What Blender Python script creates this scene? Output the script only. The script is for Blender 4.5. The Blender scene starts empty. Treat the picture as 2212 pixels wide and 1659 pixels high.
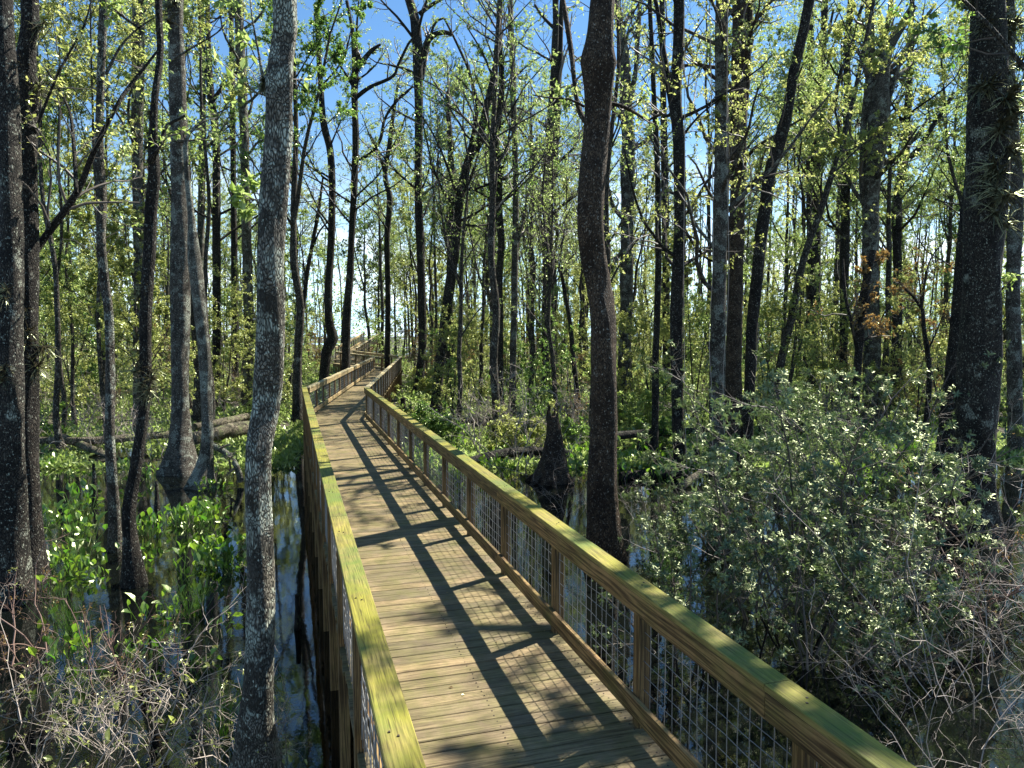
import bpy, math, random
import numpy as np
from mathutils import Vector, Matrix

random.seed(7)
RNG = np.random.default_rng(11)
SC = bpy.context.scene
COL = SC.collection

# ------------------------------------------------------------------ camera
FPX, CX, CY = 1593.0, 1106.0, 829.5        # focal length and centre of the 2212 x 1659 picture
CAM_H, PITCH = 2.72, math.radians(4.0)
WATER = -1.2                               # water level, deck top is z = 0
SUN_H = np.array([.643, .570]); SUN_EL = math.radians(49.3)
YAW = math.radians(16.75)                  # heading of the first boardwalk section
U1 = np.array([-math.sin(YAW), math.cos(YAW)]); N1 = np.array([math.cos(YAW), math.sin(YAW)])

def ray(x, y):
    a = (x - CX) / FPX; b = (CY - y) / FPX
    return np.array([a, math.cos(PITCH) + b * math.sin(PITCH), -math.sin(PITCH) + b * math.cos(PITCH)])
def at_depth(x, y, d):
    r = ray(x, y); t = d / r[1]
    return np.array([r[0] * t, d, CAM_H + r[2] * t])
def at_level(x, y, z):
    r = ray(x, y); t = (z - CAM_H) / r[2]
    return np.array([r[0] * t, r[1] * t, z])
def img_x(X, Y):                            # picture column of a place near eye level
    return CX + FPX * X / Y

# ------------------------------------------------------------------ materials
def new_mat(name):
    m = bpy.data.materials.new(name); m.use_nodes = True
    nt = m.node_tree; nt.nodes.clear()
    out = nt.nodes.new('ShaderNodeOutputMaterial')
    return m, nt, out
def nd(nt, typ, **kw):
    n = nt.nodes.new(typ)
    for k, v in kw.items():
        if k.startswith('i_'):
            key = k[2:]
            key = int(key) if key.isdigit() else key.replace('_', ' ')
            n.inputs[key].default_value = v
        else: setattr(n, k, v)
    return n
def ln(nt, a, b): nt.links.new(a, b)
def ramp(nt, fac, stops):
    r = nt.nodes.new('ShaderNodeValToRGB')
    el = r.color_ramp.elements
    while len(el) < len(stops): el.new(.5)
    for e, (p, c) in zip(el, stops):
        e.position = p; e.color = (*c, 1) if len(c) == 3 else c
    ln(nt, fac, r.inputs[0]); return r
def mixc(nt, fac, a, b, typ='MIX'):
    m = nt.nodes.new('ShaderNodeMix'); m.data_type = 'RGBA'; m.blend_type = typ
    for sock, v in ((m.inputs[0], fac), (m.inputs[6], a), (m.inputs[7], b)):
        if isinstance(v, (int, float)): sock.default_value = v
        elif isinstance(v, tuple): sock.default_value = (*v, 1)
        else: ln(nt, v, sock)
    return m.outputs[2]
def mathn(nt, op, a, b=0.0):
    m = nt.nodes.new('ShaderNodeMath'); m.operation = op
    for s, v in ((m.inputs[0], a), (m.inputs[1], b)):
        if isinstance(v, (int, float)): s.default_value = v
        else: ln(nt, v, s)
    return m.outputs[0]
def coords(nt, scale, shift=True):
    tc = nt.nodes.new('ShaderNodeTexCoord'); mp = nt.nodes.new('ShaderNodeMapping')
    mp.inputs['Scale'].default_value = scale
    ln(nt, tc.outputs['Object'], mp.inputs[0])
    if shift:
        oi = nt.nodes.new('ShaderNodeObjectInfo')
        v = nt.nodes.new('ShaderNodeVectorMath'); v.operation = 'SCALE'
        v.inputs[0].default_value = (37., 19., 53.); ln(nt, oi.outputs['Random'], v.inputs[3])
        ln(nt, v.outputs[0], mp.inputs['Location'])
    return mp.outputs[0]
def noise(nt, vec, scale, detail=3, rough=.55):
    n = nd(nt, 'ShaderNodeTexNoise'); n.inputs['Scale'].default_value = scale
    n.inputs['Detail'].default_value = detail; n.inputs['Roughness'].default_value = rough
    ln(nt, vec, n.inputs['Vector']); return n.outputs['Fac']

def bark(name, dark, mid, lichen, lich_lo=.56, ridge=44, bump=.9):
    m, nt, out = new_mat(name)
    v1 = coords(nt, (1, 1, .34)); v2 = coords(nt, (1, 1, 1))
    vo = nd(nt, 'ShaderNodeTexVoronoi', feature='DISTANCE_TO_EDGE'); vo.inputs['Scale'].default_value = ridge
    wob = nd(nt, 'ShaderNodeVectorMath', operation='ADD')
    nz = nd(nt, 'ShaderNodeTexNoise'); nz.inputs['Scale'].default_value = 9; ln(nt, v1, nz.inputs['Vector'])
    sc = nd(nt, 'ShaderNodeVectorMath', operation='SCALE'); sc.inputs[3].default_value = .10
    ln(nt, nz.outputs['Color'], sc.inputs[0]); ln(nt, v1, wob.inputs[0]); ln(nt, sc.outputs[0], wob.inputs[1])
    ln(nt, wob.outputs[0], vo.inputs['Vector'])
    crack = ramp(nt, vo.outputs['Distance'], [(.0, (0, 0, 0)), (.22, (1, 1, 1))])
    n1 = noise(nt, v1, 14, 5, .7)
    base = ramp(nt, n1, [(.3, dark), (.7, mid)])
    c = mixc(nt, crack.outputs[0], tuple(.35 * x for x in dark), base.outputs[0])
    n4 = noise(nt, v2, 2.3, 5, .7)
    c = mixc(nt, ramp(nt, n4, [(.50, (0, 0, 0)), (.58, (.8, .8, .8))]).outputs[0], c, tuple(.5 * x for x in dark))
    n2 = noise(nt, v2, 3.1, 4, .65); n3 = noise(nt, v2, 27, 2, .5)
    patch = ramp(nt, n2, [(lich_lo, (0, 0, 0)), (lich_lo + .05, (1, 1, 1))])
    spot = ramp(nt, n3, [(.61, (0, 0, 0)), (.65, (1, 1, 1))])
    f = mathn(nt, 'MAXIMUM', mathn(nt, 'MULTIPLY', patch.outputs[0], .75), mathn(nt, 'MULTIPLY', spot.outputs[0], .8))
    c = mixc(nt, mathn(nt, 'MULTIPLY', f, crack.outputs[0]), c, lichen)
    b = nd(nt, 'ShaderNodeBsdfPrincipled'); b.inputs['Roughness'].default_value = .85
    b.inputs['Specular IOR Level'].default_value = .25
    ln(nt, c, b.inputs['Base Color'])
    h = mathn(nt, 'ADD', crack.outputs[0], mathn(nt, 'MULTIPLY', n1, .9))
    bp = nd(nt, 'ShaderNodeBump'); bp.inputs['Strength'].default_value = bump; bp.inputs['Distance'].default_value = .02
    ln(nt, h, bp.inputs['Height']); ln(nt, bp.outputs[0], b.inputs['Normal'])
    ln(nt, b.outputs[0], out.inputs[0]); return m

def twig_mat(name, a, b_):
    m, nt, out = new_mat(name)
    g = nd(nt, 'ShaderNodeNewGeometry')
    c = ramp(nt, g.outputs['Random Per Island'], [(0, a), (1, b_)])
    b = nd(nt, 'ShaderNodeBsdfPrincipled'); b.inputs['Roughness'].default_value = .6
    ln(nt, c.outputs[0], b.inputs['Base Color']); ln(nt, b.outputs[0], out.inputs[0]); return m

def leaf(name, c0, c1, t0, t1, trans=.5, gloss=.12, rough=.35, gc=(.75, .85, .5)):
    m, nt, out = new_mat(name)
    g = nd(nt, 'ShaderNodeNewGeometry'); oi = nd(nt, 'ShaderNodeObjectInfo')
    r = mathn(nt, 'FRACT', mathn(nt, 'ADD', g.outputs['Random Per Island'], mathn(nt, 'MULTIPLY', oi.outputs['Random'], .4)))
    r = mathn(nt, 'MULTIPLY', mathn(nt, 'ADD', r, g.outputs['Random Per Island']), .5)
    a = ramp(nt, r, [(.1, c0), (.9, c1)]); t = ramp(nt, r, [(.1, t0), (.9, t1)])
    d = nd(nt, 'ShaderNodeBsdfDiffuse'); tr = nd(nt, 'ShaderNodeBsdfTranslucent')
    ln(nt, a.outputs[0], d.inputs[0]); ln(nt, t.outputs[0], tr.inputs[0])
    mx = nd(nt, 'ShaderNodeMixShader'); mx.inputs[0].default_value = trans
    ln(nt, d.outputs[0], mx.inputs[1]); ln(nt, tr.outputs[0], mx.inputs[2])
    gl = nd(nt, 'ShaderNodeBsdfGlossy'); gl.inputs['Roughness'].default_value = rough; gl.inputs[0].default_value = (*gc, 1)
    m2 = nd(nt, 'ShaderNodeMixShader'); m2.inputs[0].default_value = gloss
    ln(nt, mx.outputs[0], m2.inputs[1]); ln(nt, gl.outputs[0], m2.inputs[2])
    ln(nt, m2.outputs[0], out.inputs[0]); return m

def wood(name, axis, dark, mid, moss=None, moss_lo=.45, topmoss=False, rough=.7, ringw=.4):
    """timber whose grain runs along the object's own axis"""
    m, nt, out = new_mat(name)
    sc = [13., 13., 13.]; sc[axis] = .5
    v = coords(nt, tuple(sc), False)
    g = nd(nt, 'ShaderNodeNewGeometry')
    off = nd(nt, 'ShaderNodeVectorMath', operation='SCALE'); off.inputs[0].default_value = (31, 47, 29)
    ln(nt, g.outputs['Random Per Island'], off.inputs[3])
    ad = nd(nt, 'ShaderNodeVectorMath', operation='ADD'); ln(nt, v, ad.inputs[0]); ln(nt, off.outputs[0], ad.inputs[1])
    n1 = noise(nt, ad.outputs[0], .7, 3, .5)
    rings = mathn(nt, 'SINE', mathn(nt, 'MULTIPLY', n1, 70.))
    rings = mathn(nt, 'ADD', mathn(nt, 'MULTIPLY', rings, .5), .5)
    n2 = noise(nt, ad.outputs[0], 5., 4, .7)
    f = mathn(nt, 'ADD', mathn(nt, 'MULTIPLY', rings, ringw), mathn(nt, 'MULTIPLY', n2, 1 - ringw))
    c = ramp(nt, f, [(.25, dark), (.72, mid)]).outputs[0]
    tint = ramp(nt, g.outputs['Random Per Island'], [(0, (.62, .63, .66)), (.5, (.9, .88, .86)), (1, (1.15, 1.08, 1.0))])
    c = mixc(nt, 1.0, c, tint.outputs[0], 'MULTIPLY')
    ck = ramp(nt, noise(nt, ad.outputs[0], 9., 2, .5), [(.33, (.38, .36, .34)), (.42, (1, 1, 1))]).outputs[0]
    w = coords(nt, (1, 1, 1), False)
    n3 = noise(nt, w, 2.2, 5, .65)
    st = ramp(nt, n3, [(.38, (.62, .60, .56)), (.6, (1, 1, 1))])
    c = mixc(nt, .8, c, st.outputs[0], 'MULTIPLY')
    if moss:
        fac = ramp(nt, noise(nt, w, 3.0, 5, .7), [(moss_lo - .12, (0, 0, 0)), (moss_lo + .2, (.92, .92, .92))]).outputs[0]
        if topmoss:
            sx = nd(nt, 'ShaderNodeSeparateXYZ'); ln(nt, g.outputs['Normal'], sx.inputs[0])
            fac = mathn(nt, 'MULTIPLY', fac, mathn(nt, 'ADD', mathn(nt, 'MULTIPLY', sx.outputs[2], .75), .25))
        mc = mixc(nt, ramp(nt, f, [(.25, (0, 0, 0)), (.7, (1, 1, 1))]).outputs[0], tuple(.42 * x for x in moss), moss)
        if topmoss: mc = mixc(nt, ramp(nt, noise(nt, w, .9, 3, .6), [(.46, (0, 0, 0)), (.62, (.9, .9, .9))]).outputs[0], mc, (.10, .155, .025))
        c = mixc(nt, fac, c, mc)
    c = mixc(nt, .85, c, ck, 'MULTIPLY')
    b = nd(nt, 'ShaderNodeBsdfPrincipled'); b.inputs['Roughness'].default_value = rough
    b.inputs['Specular IOR Level'].default_value = .3
    ln(nt, c, b.inputs['Base Color'])
    bp = nd(nt, 'ShaderNodeBump'); bp.inputs['Strength'].default_value = .5; bp.inputs['Distance'].default_value = .006
    ln(nt, f, bp.inputs['Height']); ln(nt, bp.outputs[0], b.inputs['Normal'])
    ln(nt, b.outputs[0], out.inputs[0]); return m

def simple(name, col, rough=.5, metal=0.):
    m, nt, out = new_mat(name)
    b = nd(nt, 'ShaderNodeBsdfPrincipled'); b.inputs['Base Color'].default_value = (*col, 1)
    b.inputs['Roughness'].default_value = rough; b.inputs['Metallic'].default_value = metal
    ln(nt, b.outputs[0], out.inputs[0]); return m

M = {}
M['bark_grey'] = bark('bark_grey', (.06, .05, .037), (.24, .215, .17), (.42, .46, .37), .53)
M['bark_pale'] = bark('bark_pale', (.09, .082, .062), (.36, .335, .265), (.52, .57, .46), .50, 58)
M['bark_shaggy'] = bark('bark_shaggy', (.025, .022, .017), (.11, .095, .072), (.40, .43, .34), .585, 50)
M['bark_brown'] = bark('bark_brown', (.05, .033, .02), (.17, .12, .075), (.34, .32, .26), .66)
M['bark_dark'] = bark('bark_dark', (.018, .015, .011), (.075, .062, .046), (.30, .31, .25), .62)
M['bark_far'] = bark('bark_far', (.035, .03, .022), (.15, .128, .095), (.30, .31, .25), .60, 22)
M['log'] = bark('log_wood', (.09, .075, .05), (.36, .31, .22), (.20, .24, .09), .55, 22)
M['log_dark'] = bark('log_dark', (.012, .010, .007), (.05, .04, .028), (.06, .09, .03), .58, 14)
M['twig'] = twig_mat('twig_grey', (.05, .042, .032), (.17, .14, .11))
M['twig_dark'] = twig_mat('twig_dark', (.03, .025, .02), (.10, .085, .065))
M['twig_pale'] = twig_mat('twig_pale', (.13, .105, .08), (.46, .39, .32))
M['twig_red'] = twig_mat('twig_red', (.08, .04, .03), (.25, .16, .12))
M['leaf_spring'] = leaf('leaf_spring', (.06, .10, .018), (.12, .16, .03), (.27, .40, .07), (.52, .64, .22), .62)
M['leaf_yellow'] = leaf('leaf_yellow', (.09, .11, .02), (.16, .16, .03), (.38, .46, .09), (.64, .66, .24), .62)
M['leaf_deep'] = leaf('leaf_deep', (.03, .07, .018), (.08, .13, .03), (.10, .26, .035), (.34, .50, .10), .55)
M['leaf_evergreen'] = leaf('leaf_evergreen', (.03, .055, .02), (.095, .135, .055), (.05, .11, .025), (.22, .30, .10), .36, .15, .48, (.85, .92, .6))
M['leaf_water'] = leaf('leaf_water', (.03, .08, .014), (.07, .13, .02), (.10, .28, .02), (.30, .46, .04), .5, .12, .35)
M['leaf_rust'] = leaf('leaf_rust', (.13, .07, .03), (.20, .12, .05), (.30, .16, .04), (.42, .27, .08), .45)
M['tuft'] = leaf('air_plant', (.035, .025, .015), (.10, .085, .05), (.06, .05, .02), (.14, .12, .05), .25)
M['deck'] = wood('deck_boards', 1, (.12, .09, .045), (.37, .285, .155), (.165, .155, .042), .52, ringw=.16)
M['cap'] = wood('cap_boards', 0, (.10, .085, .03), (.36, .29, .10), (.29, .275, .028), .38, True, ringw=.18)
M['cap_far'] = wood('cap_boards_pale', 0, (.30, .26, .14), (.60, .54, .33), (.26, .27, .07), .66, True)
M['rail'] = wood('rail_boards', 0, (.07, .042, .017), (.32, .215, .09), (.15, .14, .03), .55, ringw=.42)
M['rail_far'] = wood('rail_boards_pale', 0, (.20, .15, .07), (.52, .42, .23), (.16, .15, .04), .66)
M['post'] = wood('post_timber', 2, (.07, .042, .017), (.30, .195, .08), (.13, .12, .028), .60)
M['screw'] = simple('rusty_screw', (.05, .035, .025), .6, .3)
M['wire'] = simple('galvanised_wire', (.22, .22, .21), .55, .5)

def water_mat():
    m, nt, out = new_mat('swamp_water')
    v = coords(nt, (1, 1, 1), False)
    b = nd(nt, 'ShaderNodeBsdfPrincipled')
    b.inputs['Base Color'].default_value = (.003, .004, .003, 1)
    b.inputs['Roughness'].default_value = .02; b.inputs['IOR'].default_value = 1.75
    n = mathn(nt, 'ADD', noise(nt, v, 1.6, 2, .5), mathn(nt, 'MULTIPLY', noise(nt, v, 14, 3, .6), .18))
    bp = nd(nt, 'ShaderNodeBump'); bp.inputs['Strength'].default_value = .055; bp.inputs['Distance'].default_value = .03
    ln(nt, n, bp.inputs['Height']); ln(nt, bp.outputs[0], b.inputs['Normal'])
    ln(nt, b.outputs[0], out.inputs[0]); return m
def mud_mat():
    m, nt, out = new_mat('swamp_mud')
    v = coords(nt, (1, 1, 1), False)
    c = ramp(nt, noise(nt, v, 2.5, 6, .7), [(.3, (.018, .015, .009)), (.5, (.05, .042, .024)), (.7, (.07, .075, .025))])
    b = nd(nt, 'ShaderNodeBsdfPrincipled'); b.inputs['Roughness'].default_value = .9
    ln(nt, c.outputs[0], b.inputs['Base Color'])
    bp = nd(nt, 'ShaderNodeBump'); bp.inputs['Distance'].default_value = .06
    ln(nt, noise(nt, v, 9, 5, .7), bp.inputs['Height']); ln(nt, bp.outputs[0], b.inputs['Normal'])
    ln(nt, b.outputs[0], out.inputs[0]); return m
M['water'] = water_mat(); M['mud'] = mud_mat()

# ------------------------------------------------------------------ mesh building
def unit(a): return a / np.maximum(np.linalg.norm(a, axis=-1, keepdims=True), 1e-9)

class MB:
    def __init__(s): s.v = []; s.q = []; s.t = []; s.n = 0
    def add(s, v, q=None, t=None):
        v = np.asarray(v, float).reshape(-1, 3)
        if q is not None and len(q): s.q.append(np.asarray(q, np.int64).reshape(-1, 4) + s.n)
        if t is not None and len(t): s.t.append(np.asarray(t, np.int64).reshape(-1, 3) + s.n)
        s.v.append(v); s.n += len(v)
    def box(s, x0, x1, y0, y1, z0, z1):
        v = [(x, y, z) for z in (z0, z1) for y in (y0, y1) for x in (x0, x1)]
        s.add(v, [(0, 2, 3, 1), (4, 5, 7, 6), (0, 1, 5, 4), (2, 6, 7, 3), (0, 4, 6, 2), (1, 3, 7, 5)])
    def bbox(s, x0, x1, y0, y1, z0, z1, b=.004, ax=0):
        """box with the four long edges (along axis ax) eased"""
        lo = [x0, y0, z0]; hi = [x1, y1, z1]
        p, q = [(1, 2), (0, 2), (0, 1)][ax]
        ring = [(lo[p] + b, lo[q]), (hi[p] - b, lo[q]), (hi[p], lo[q] + b), (hi[p], hi[q] - b), (hi[p] - b, hi[q]), (lo[p] + b, hi[q]), (lo[p], hi[q] - b), (lo[p], lo[q] + b)]
        v = []
        for e in (lo[ax], hi[ax]):
            for a, c in ring:
                w = [0, 0, 0]; w[ax] = e; w[p] = a; w[q] = c; v.append(w)
        f = [(k, (k + 1) % 8, 8 + (k + 1) % 8, 8 + k) for k in range(8)]
        caps = [(0, 7, 6, 1), (1, 6, 5, 2), (2, 5, 4, 3)]
        f += caps + [tuple(8 + i for i in c[::-1]) for c in caps]
        if ax == 1: f = [c[::-1] for c in f]
        s.add(v, f)
    def tubes(s, P, R, k=5, cap=False, disp=None):
        """a batch of tapering tubes: P (B,n,3) centre lines, R (B,n) radii"""
        P = np.asarray(P, float); R = np.asarray(R, float)
        B, n, _ = P.shape
        T = unit(np.gradient(P, axis=1))
        ref = np.where(np.abs(T.mean(1)[:, 2:3]) > .8, np.array([[1., 0, 0]]), np.array([[0, 0, 1.]]))
        A = unit(np.cross(T, ref[:, None, :])); C = np.cross(T, A)
        th = np.arange(k) * 2 * math.pi / k
        rr = R[:, :, None] * np.ones(k)
        if disp is not None: rr = rr * disp
        V = P[:, :, None, :] + rr[..., None] * (np.cos(th)[None, None, :, None] * A[:, :, None, :] + np.sin(th)[None, None, :, None] * C[:, :, None, :])
        i = np.arange(n - 1)[:, None] * k; j = np.arange(k)[None, :]; j2 = (j + 1) % k
        f = np.stack([i + j, i + j2, i + k + j2, i + k + j], -1).reshape(-1, 4)
        f = (f[None] + (np.arange(B) * n * k)[:, None, None]).reshape(-1, 4)
        s.add(V.reshape(-1, 3), f)
        if cap:
            for b in range(B):
                for e in (0, n - 1):
                    ring = V[b, e]; c = ring.mean(0)
                    s.add(np.vstack([ring, c]), None, [(a, (a + 1) % k, k) if e else ((a + 1) % k, a, k) for a in range(k)])
    def leaves(s, p, d, up, L, W, fold=.18, fine=False):
        """leaf blades: p base, d direction, up rough facing; L, W sizes"""
        n = len(p); d = unit(d); sd = unit(np.cross(d, up)); nn = np.cross(sd, d)
        L = np.broadcast_to(L, (n,))[:, None]; W = np.broadcast_to(W, (n,))[:, None]
        if fine:
            a = p; m1 = p + d * L * .35 - nn * W * .02; m2 = p + d * L * .72 - nn * L * .06; tip = p + d * L - nn * L * .16
            l1 = m1 + sd * W * .5 + nn * W * fold; r1 = m1 - sd * W * .5 + nn * W * fold
            l2 = m2 + sd * W * .36 + nn * W * fold * .7; r2 = m2 - sd * W * .36 + nn * W * fold * .7
            V = np.stack([a, l1, l2, tip, r2, r1, m1, m2], 1)
            q = np.array([[0, 1, 6, 6], [1, 2, 7, 6], [5, 6, 7, 4]])
            b = (np.arange(n) * 8)[:, None, None]
            s.add(V.reshape(-1, 3), (np.array([[1, 2, 7, 6], [6, 7, 4, 5]])[None] + b).reshape(-1, 4),
                  (np.array([[0, 1, 6], [0, 6, 5], [2, 3, 7], [7, 3, 4]])[None] + b).reshape(-1, 3))
        else:
            m = p + d * L * .45
            V = np.stack([p, m + sd * W * .5 + nn * W * fold, p + d * L - nn * L * .1, m - sd * W * .5 + nn * W * fold], 1)
            q = np.array([[0, 1, 2, 3]])[None] + (np.arange(n) * 4)[:, None, None]
            s.add(V.reshape(-1, 3), q.reshape(-1, 4))
    def mesh(s, name, mat, smooth=False, origin=None):
        me = bpy.data.meshes.new(name)
        if not s.v: return me
        v = np.vstack(s.v)
        if origin is not None: v = v - np.asarray(origin)
        q = np.vstack(s.q) if s.q else np.zeros((0, 4), np.int64); t = np.vstack(s.t) if s.t else np.zeros((0, 3), np.int64)
        me.vertices.add(len(v)); me.vertices.foreach_set('co', v.astype(np.float32).ravel())
        me.loops.add(4 * len(q) + 3 * len(t))
        me.loops.foreach_set('vertex_index', np.concatenate([q.ravel(), t.ravel()]).astype(np.int32))
        me.polygons.add(len(q) + len(t))
        st = np.concatenate([np.arange(len(q)) * 4, 4 * len(q) + np.arange(len(t)) * 3]).astype(np.int32)
        me.polygons.foreach_set('loop_start', st)
        me.polygons.foreach_set('use_smooth', np.full(len(q) + len(t), smooth, dtype=bool))
        me.materials.append(mat); me.update(calc_edges=True); me.validate()
        return me

def link(name, me, parent=None, loc=None):
    o = bpy.data.objects.new(name, me); COL.objects.link(o)
    if parent is not None: o.parent = parent
    if loc is not None: o.location = tuple(float(x) for x in loc)
    return o
def tag(o, label=None, cat=None, group=None, kind=None):
    for k, v in (('label', label), ('category', cat), ('group', group), ('kind', kind)):
        if v: o[k] = v
    return o
def thing(name, label, cat, loc=(0, 0, 0), rz=0., group=None, scale=1.):
    o = link(name, None, None, loc); o.rotation_euler = (0, 0, rz); o.scale = (scale,) * 3
    o.empty_display_size = .2
    return tag(o, label, cat, group)
def put(parts, name, label, cat, loc, rz=0., group=None, scale=1.):
    """one more individual of a kind: its own root, its own copy of every part"""
    r = thing(name, label, cat, loc, rz, group, scale)
    for pn, me in parts: link(pn, me, r)
    return r

# ------------------------------------------------------------------ branching growth (batched)
def rand_perp(rng, T):
    r = rng.normal(size=T.shape); r -= T * (r * T).sum(-1, keepdims=True)
    return unit(r)
def strand(rng, S, D, L, R, n, wander=.2, up=0., taper=.3):
    B = len(S); P = np.zeros((B, n, 3)); P[:, 0] = S; D = unit(D)
    st = (np.asarray(L) / (n - 1)).reshape(-1, 1) * np.ones((B, 1))
    for i in range(1, n):
        P[:, i] = P[:, i - 1] + D * st
        D = unit(D + rng.normal(size=D.shape) * wander + np.array([0, 0, up]))
    t = np.linspace(0, 1, n)[None]
    return P, np.asarray(R).reshape(-1, 1) * (1 - (1 - taper) * t)
def sprout(rng, P, R, per, tlo, ang, llo, lhi, n, wander=.2, up=0., rs=.55, rmin=.003, thi=1.):
    B, m, _ = P.shape
    t = rng.uniform(tlo, thi, (B, per)); f = t * (m - 1); i = np.minimum(f.astype(int), m - 2); w = (f - i)[..., None]
    b = np.arange(B)[:, None]
    S = P[b, i] * (1 - w) + P[b, i + 1] * w
    T = unit(P[b, i + 1] - P[b, i])
    rad = R[b, i] * (1 - w[..., 0]) + R[b, i + 1] * w[..., 0]
    Ln = np.linalg.norm(np.diff(P, axis=1), axis=-1).sum(1)[:, None]
    S = S.reshape(-1, 3); T = T.reshape(-1, 3)
    a = rng.normal(ang, ang * .25, (len(S), 1))
    D = T * np.cos(a) + rand_perp(rng, T) * np.sin(a)
    L = (Ln * rng.uniform(llo, lhi, (B, per)) * (1.15 - .6 * t)).reshape(-1)
    return strand(rng, S, D, L, np.maximum(rad.reshape(-1) * rs, rmin), n, wander, up)
def leaf_on(rng, mb, P, per, L, wr=.6, tlo=.15, droop=.25, spread=1., fine=False):
    B, m, _ = P.shape
    t = rng.uniform(tlo, 1, (B, per)); f = t * (m - 1); i = np.minimum(f.astype(int), m - 2); w = (f - i)[..., None]
    b = np.arange(B)[:, None]
    S = (P[b, i] * (1 - w) + P[b, i + 1] * w).reshape(-1, 3); T = unit(P[b, i + 1] - P[b, i]).reshape(-1, 3)
    D = unit(T * .5 + rand_perp(rng, T) * spread + np.array([0, 0, -droop]))
    U = unit(rng.normal(size=D.shape) * .6 + np.array([0, 0, 1.]))
    l = L * rng.uniform(.6, 1.3, len(S))
    mb.leaves(S, D, U, l, l * wr, fine=fine)

def spline(pts, step):
    """smooth curve through (x, y, z, r) rows"""
    p = np.asarray(pts, float)
    q = np.vstack([2 * p[0] - p[1], p, 2 * p[-1] - p[-2]])
    out = []
    for i in range(1, len(q) - 2):
        n = max(2, int(np.linalg.norm(q[i + 1, :3] - q[i, :3]) / step))
        t = np.linspace(0, 1, n, endpoint=False)[:, None]
        a, b, c, d = q[i - 1], q[i], q[i + 1], q[i + 2]
        out.append(.5 * (2 * b + (c - a) * t + (2 * a - 5 * b + 4 * c - d) * t ** 2 + (3 * b - a - 3 * c + d) * t ** 3))
    out.append(p[-1:]); out = np.vstack(out)
    return out[:, :3], np.maximum(out[:, 3], .004)

def lumpy(rng, P, k, amp=.06, flute=0., water=WATER):
    """radius factor for a natural trunk surface, with a fluted foot"""
    n = len(P); th = np.arange(k) * 2 * math.pi / k; z = np.cumsum(np.r_[0, np.linalg.norm(np.diff(P, axis=0), axis=1)])[:, None]
    d = np.ones((n, k))
    for _ in range(7):
        a = rng.integers(1, 5); f = rng.uniform(.4, 3.2)
        d += amp * .45 * np.sin(a * th[None] + f * z + rng.uniform(0, 6.3))
    d += rng.normal(size=(n, k)) * amp * .22
    if flute:
        h = np.clip((P[:, 2] - water) / 1.1, -.6, 1)[:, None]
        w = np.clip(1 - h, 0, 1.4) ** 2
        d += flute * w * (.55 + .45 * np.cos(5 * th[None] + rng.uniform(0, 6)) + .25 * np.cos(3 * th[None] + 1))
    return d[None]

def tuft_mesh(rng, size, n=130):
    mb = MB()
    d = unit(rng.normal(size=(n, 3)) * np.array([1, .8, .9]) + np.array([rng.normal() * .4, -.35, rng.normal() * .35]))
    cs = rng.normal(size=(4, 3)) * size * np.array([.22, .06, .4]); S = cs[rng.integers(0, 4, n)]; L = size * rng.uniform(.35, 1.1, n)
    P, R = strand(rng, S, d, L, np.full(n, size * .03), 6, .2, -.17, .1)
    mb.tubes(P, R, 3)
    return mb.mesh('air_plant', M['tuft'])

# ------------------------------------------------------------------ world, sun, camera
w = bpy.data.worlds.new('World'); SC.world = w; w.use_nodes = True
nt = w.node_tree; nt.nodes.clear()
wo = nt.nodes.new('ShaderNodeOutputWorld'); bg = nt.nodes.new('ShaderNodeBackground')
sky = nt.nodes.new('ShaderNodeTexSky'); sky.sky_type = 'NISHITA'; sky.sun_disc = False
sky.sun_elevation = SUN_EL; sky.sun_rotation = math.atan2(SUN_H[0], SUN_H[1])
sky.air_density = 1.0; sky.dust_density = .05; sky.ozone_density = 1.6
hs = nt.nodes.new('ShaderNodeHueSaturation'); hs.inputs['Saturation'].default_value = 1.22
ln(nt, sky.outputs[0], hs.inputs['Color'])
tc = nt.nodes.new('ShaderNodeTexCoord'); mp = nt.nodes.new('ShaderNodeMapping'); mp.inputs['Scale'].default_value = (1, 1, 2.6)
ln(nt, tc.outputs['Generated'], mp.inputs[0])
cf = ramp(nt, noise(nt, mp.outputs[0], 4.2, 7, .6), [(.46, (0, 0, 0)), (.66, (1, 1, 1))])
sx = nt.nodes.new('ShaderNodeSeparateXYZ'); ln(nt, tc.outputs['Generated'], sx.inputs[0])
low = ramp(nt, sx.outputs[2], [(.0, (1, 1, 1)), (.12, (.8, .8, .8)), (.24, (.0, .0, .0))])
hz_ = ramp(nt, sx.outputs[2], [(.0, (.95, .95, .95)), (.06, (.8, .8, .8)), (.20, (0, 0, 0))])
skc = mixc(nt, hz_.outputs[0], hs.outputs[0], (6.2, 9.4, 12.5))
cl = mixc(nt, mathn(nt, 'MULTIPLY', cf.outputs[0], low.outputs[0]), skc, (12., 12.6, 13.4))
ln(nt, cl, bg.inputs[0]); bg.inputs[1].default_value = .066
ln(nt, bg.outputs[0], wo.inputs[0])

sd = bpy.data.lights.new('sun', 'SUN'); sd.energy = 5.0; sd.angle = math.radians(.42); sd.color = (1, .95, .86)
so = bpy.data.objects.new('sun', sd); COL.objects.link(so)
sv = Vector((SUN_H[0], SUN_H[1], math.tan(SUN_EL) * np.linalg.norm(SUN_H))).normalized()
so.rotation_euler = sv.to_track_quat('Z', 'Y').to_euler(); so.location = (20, 20, 40)

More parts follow.
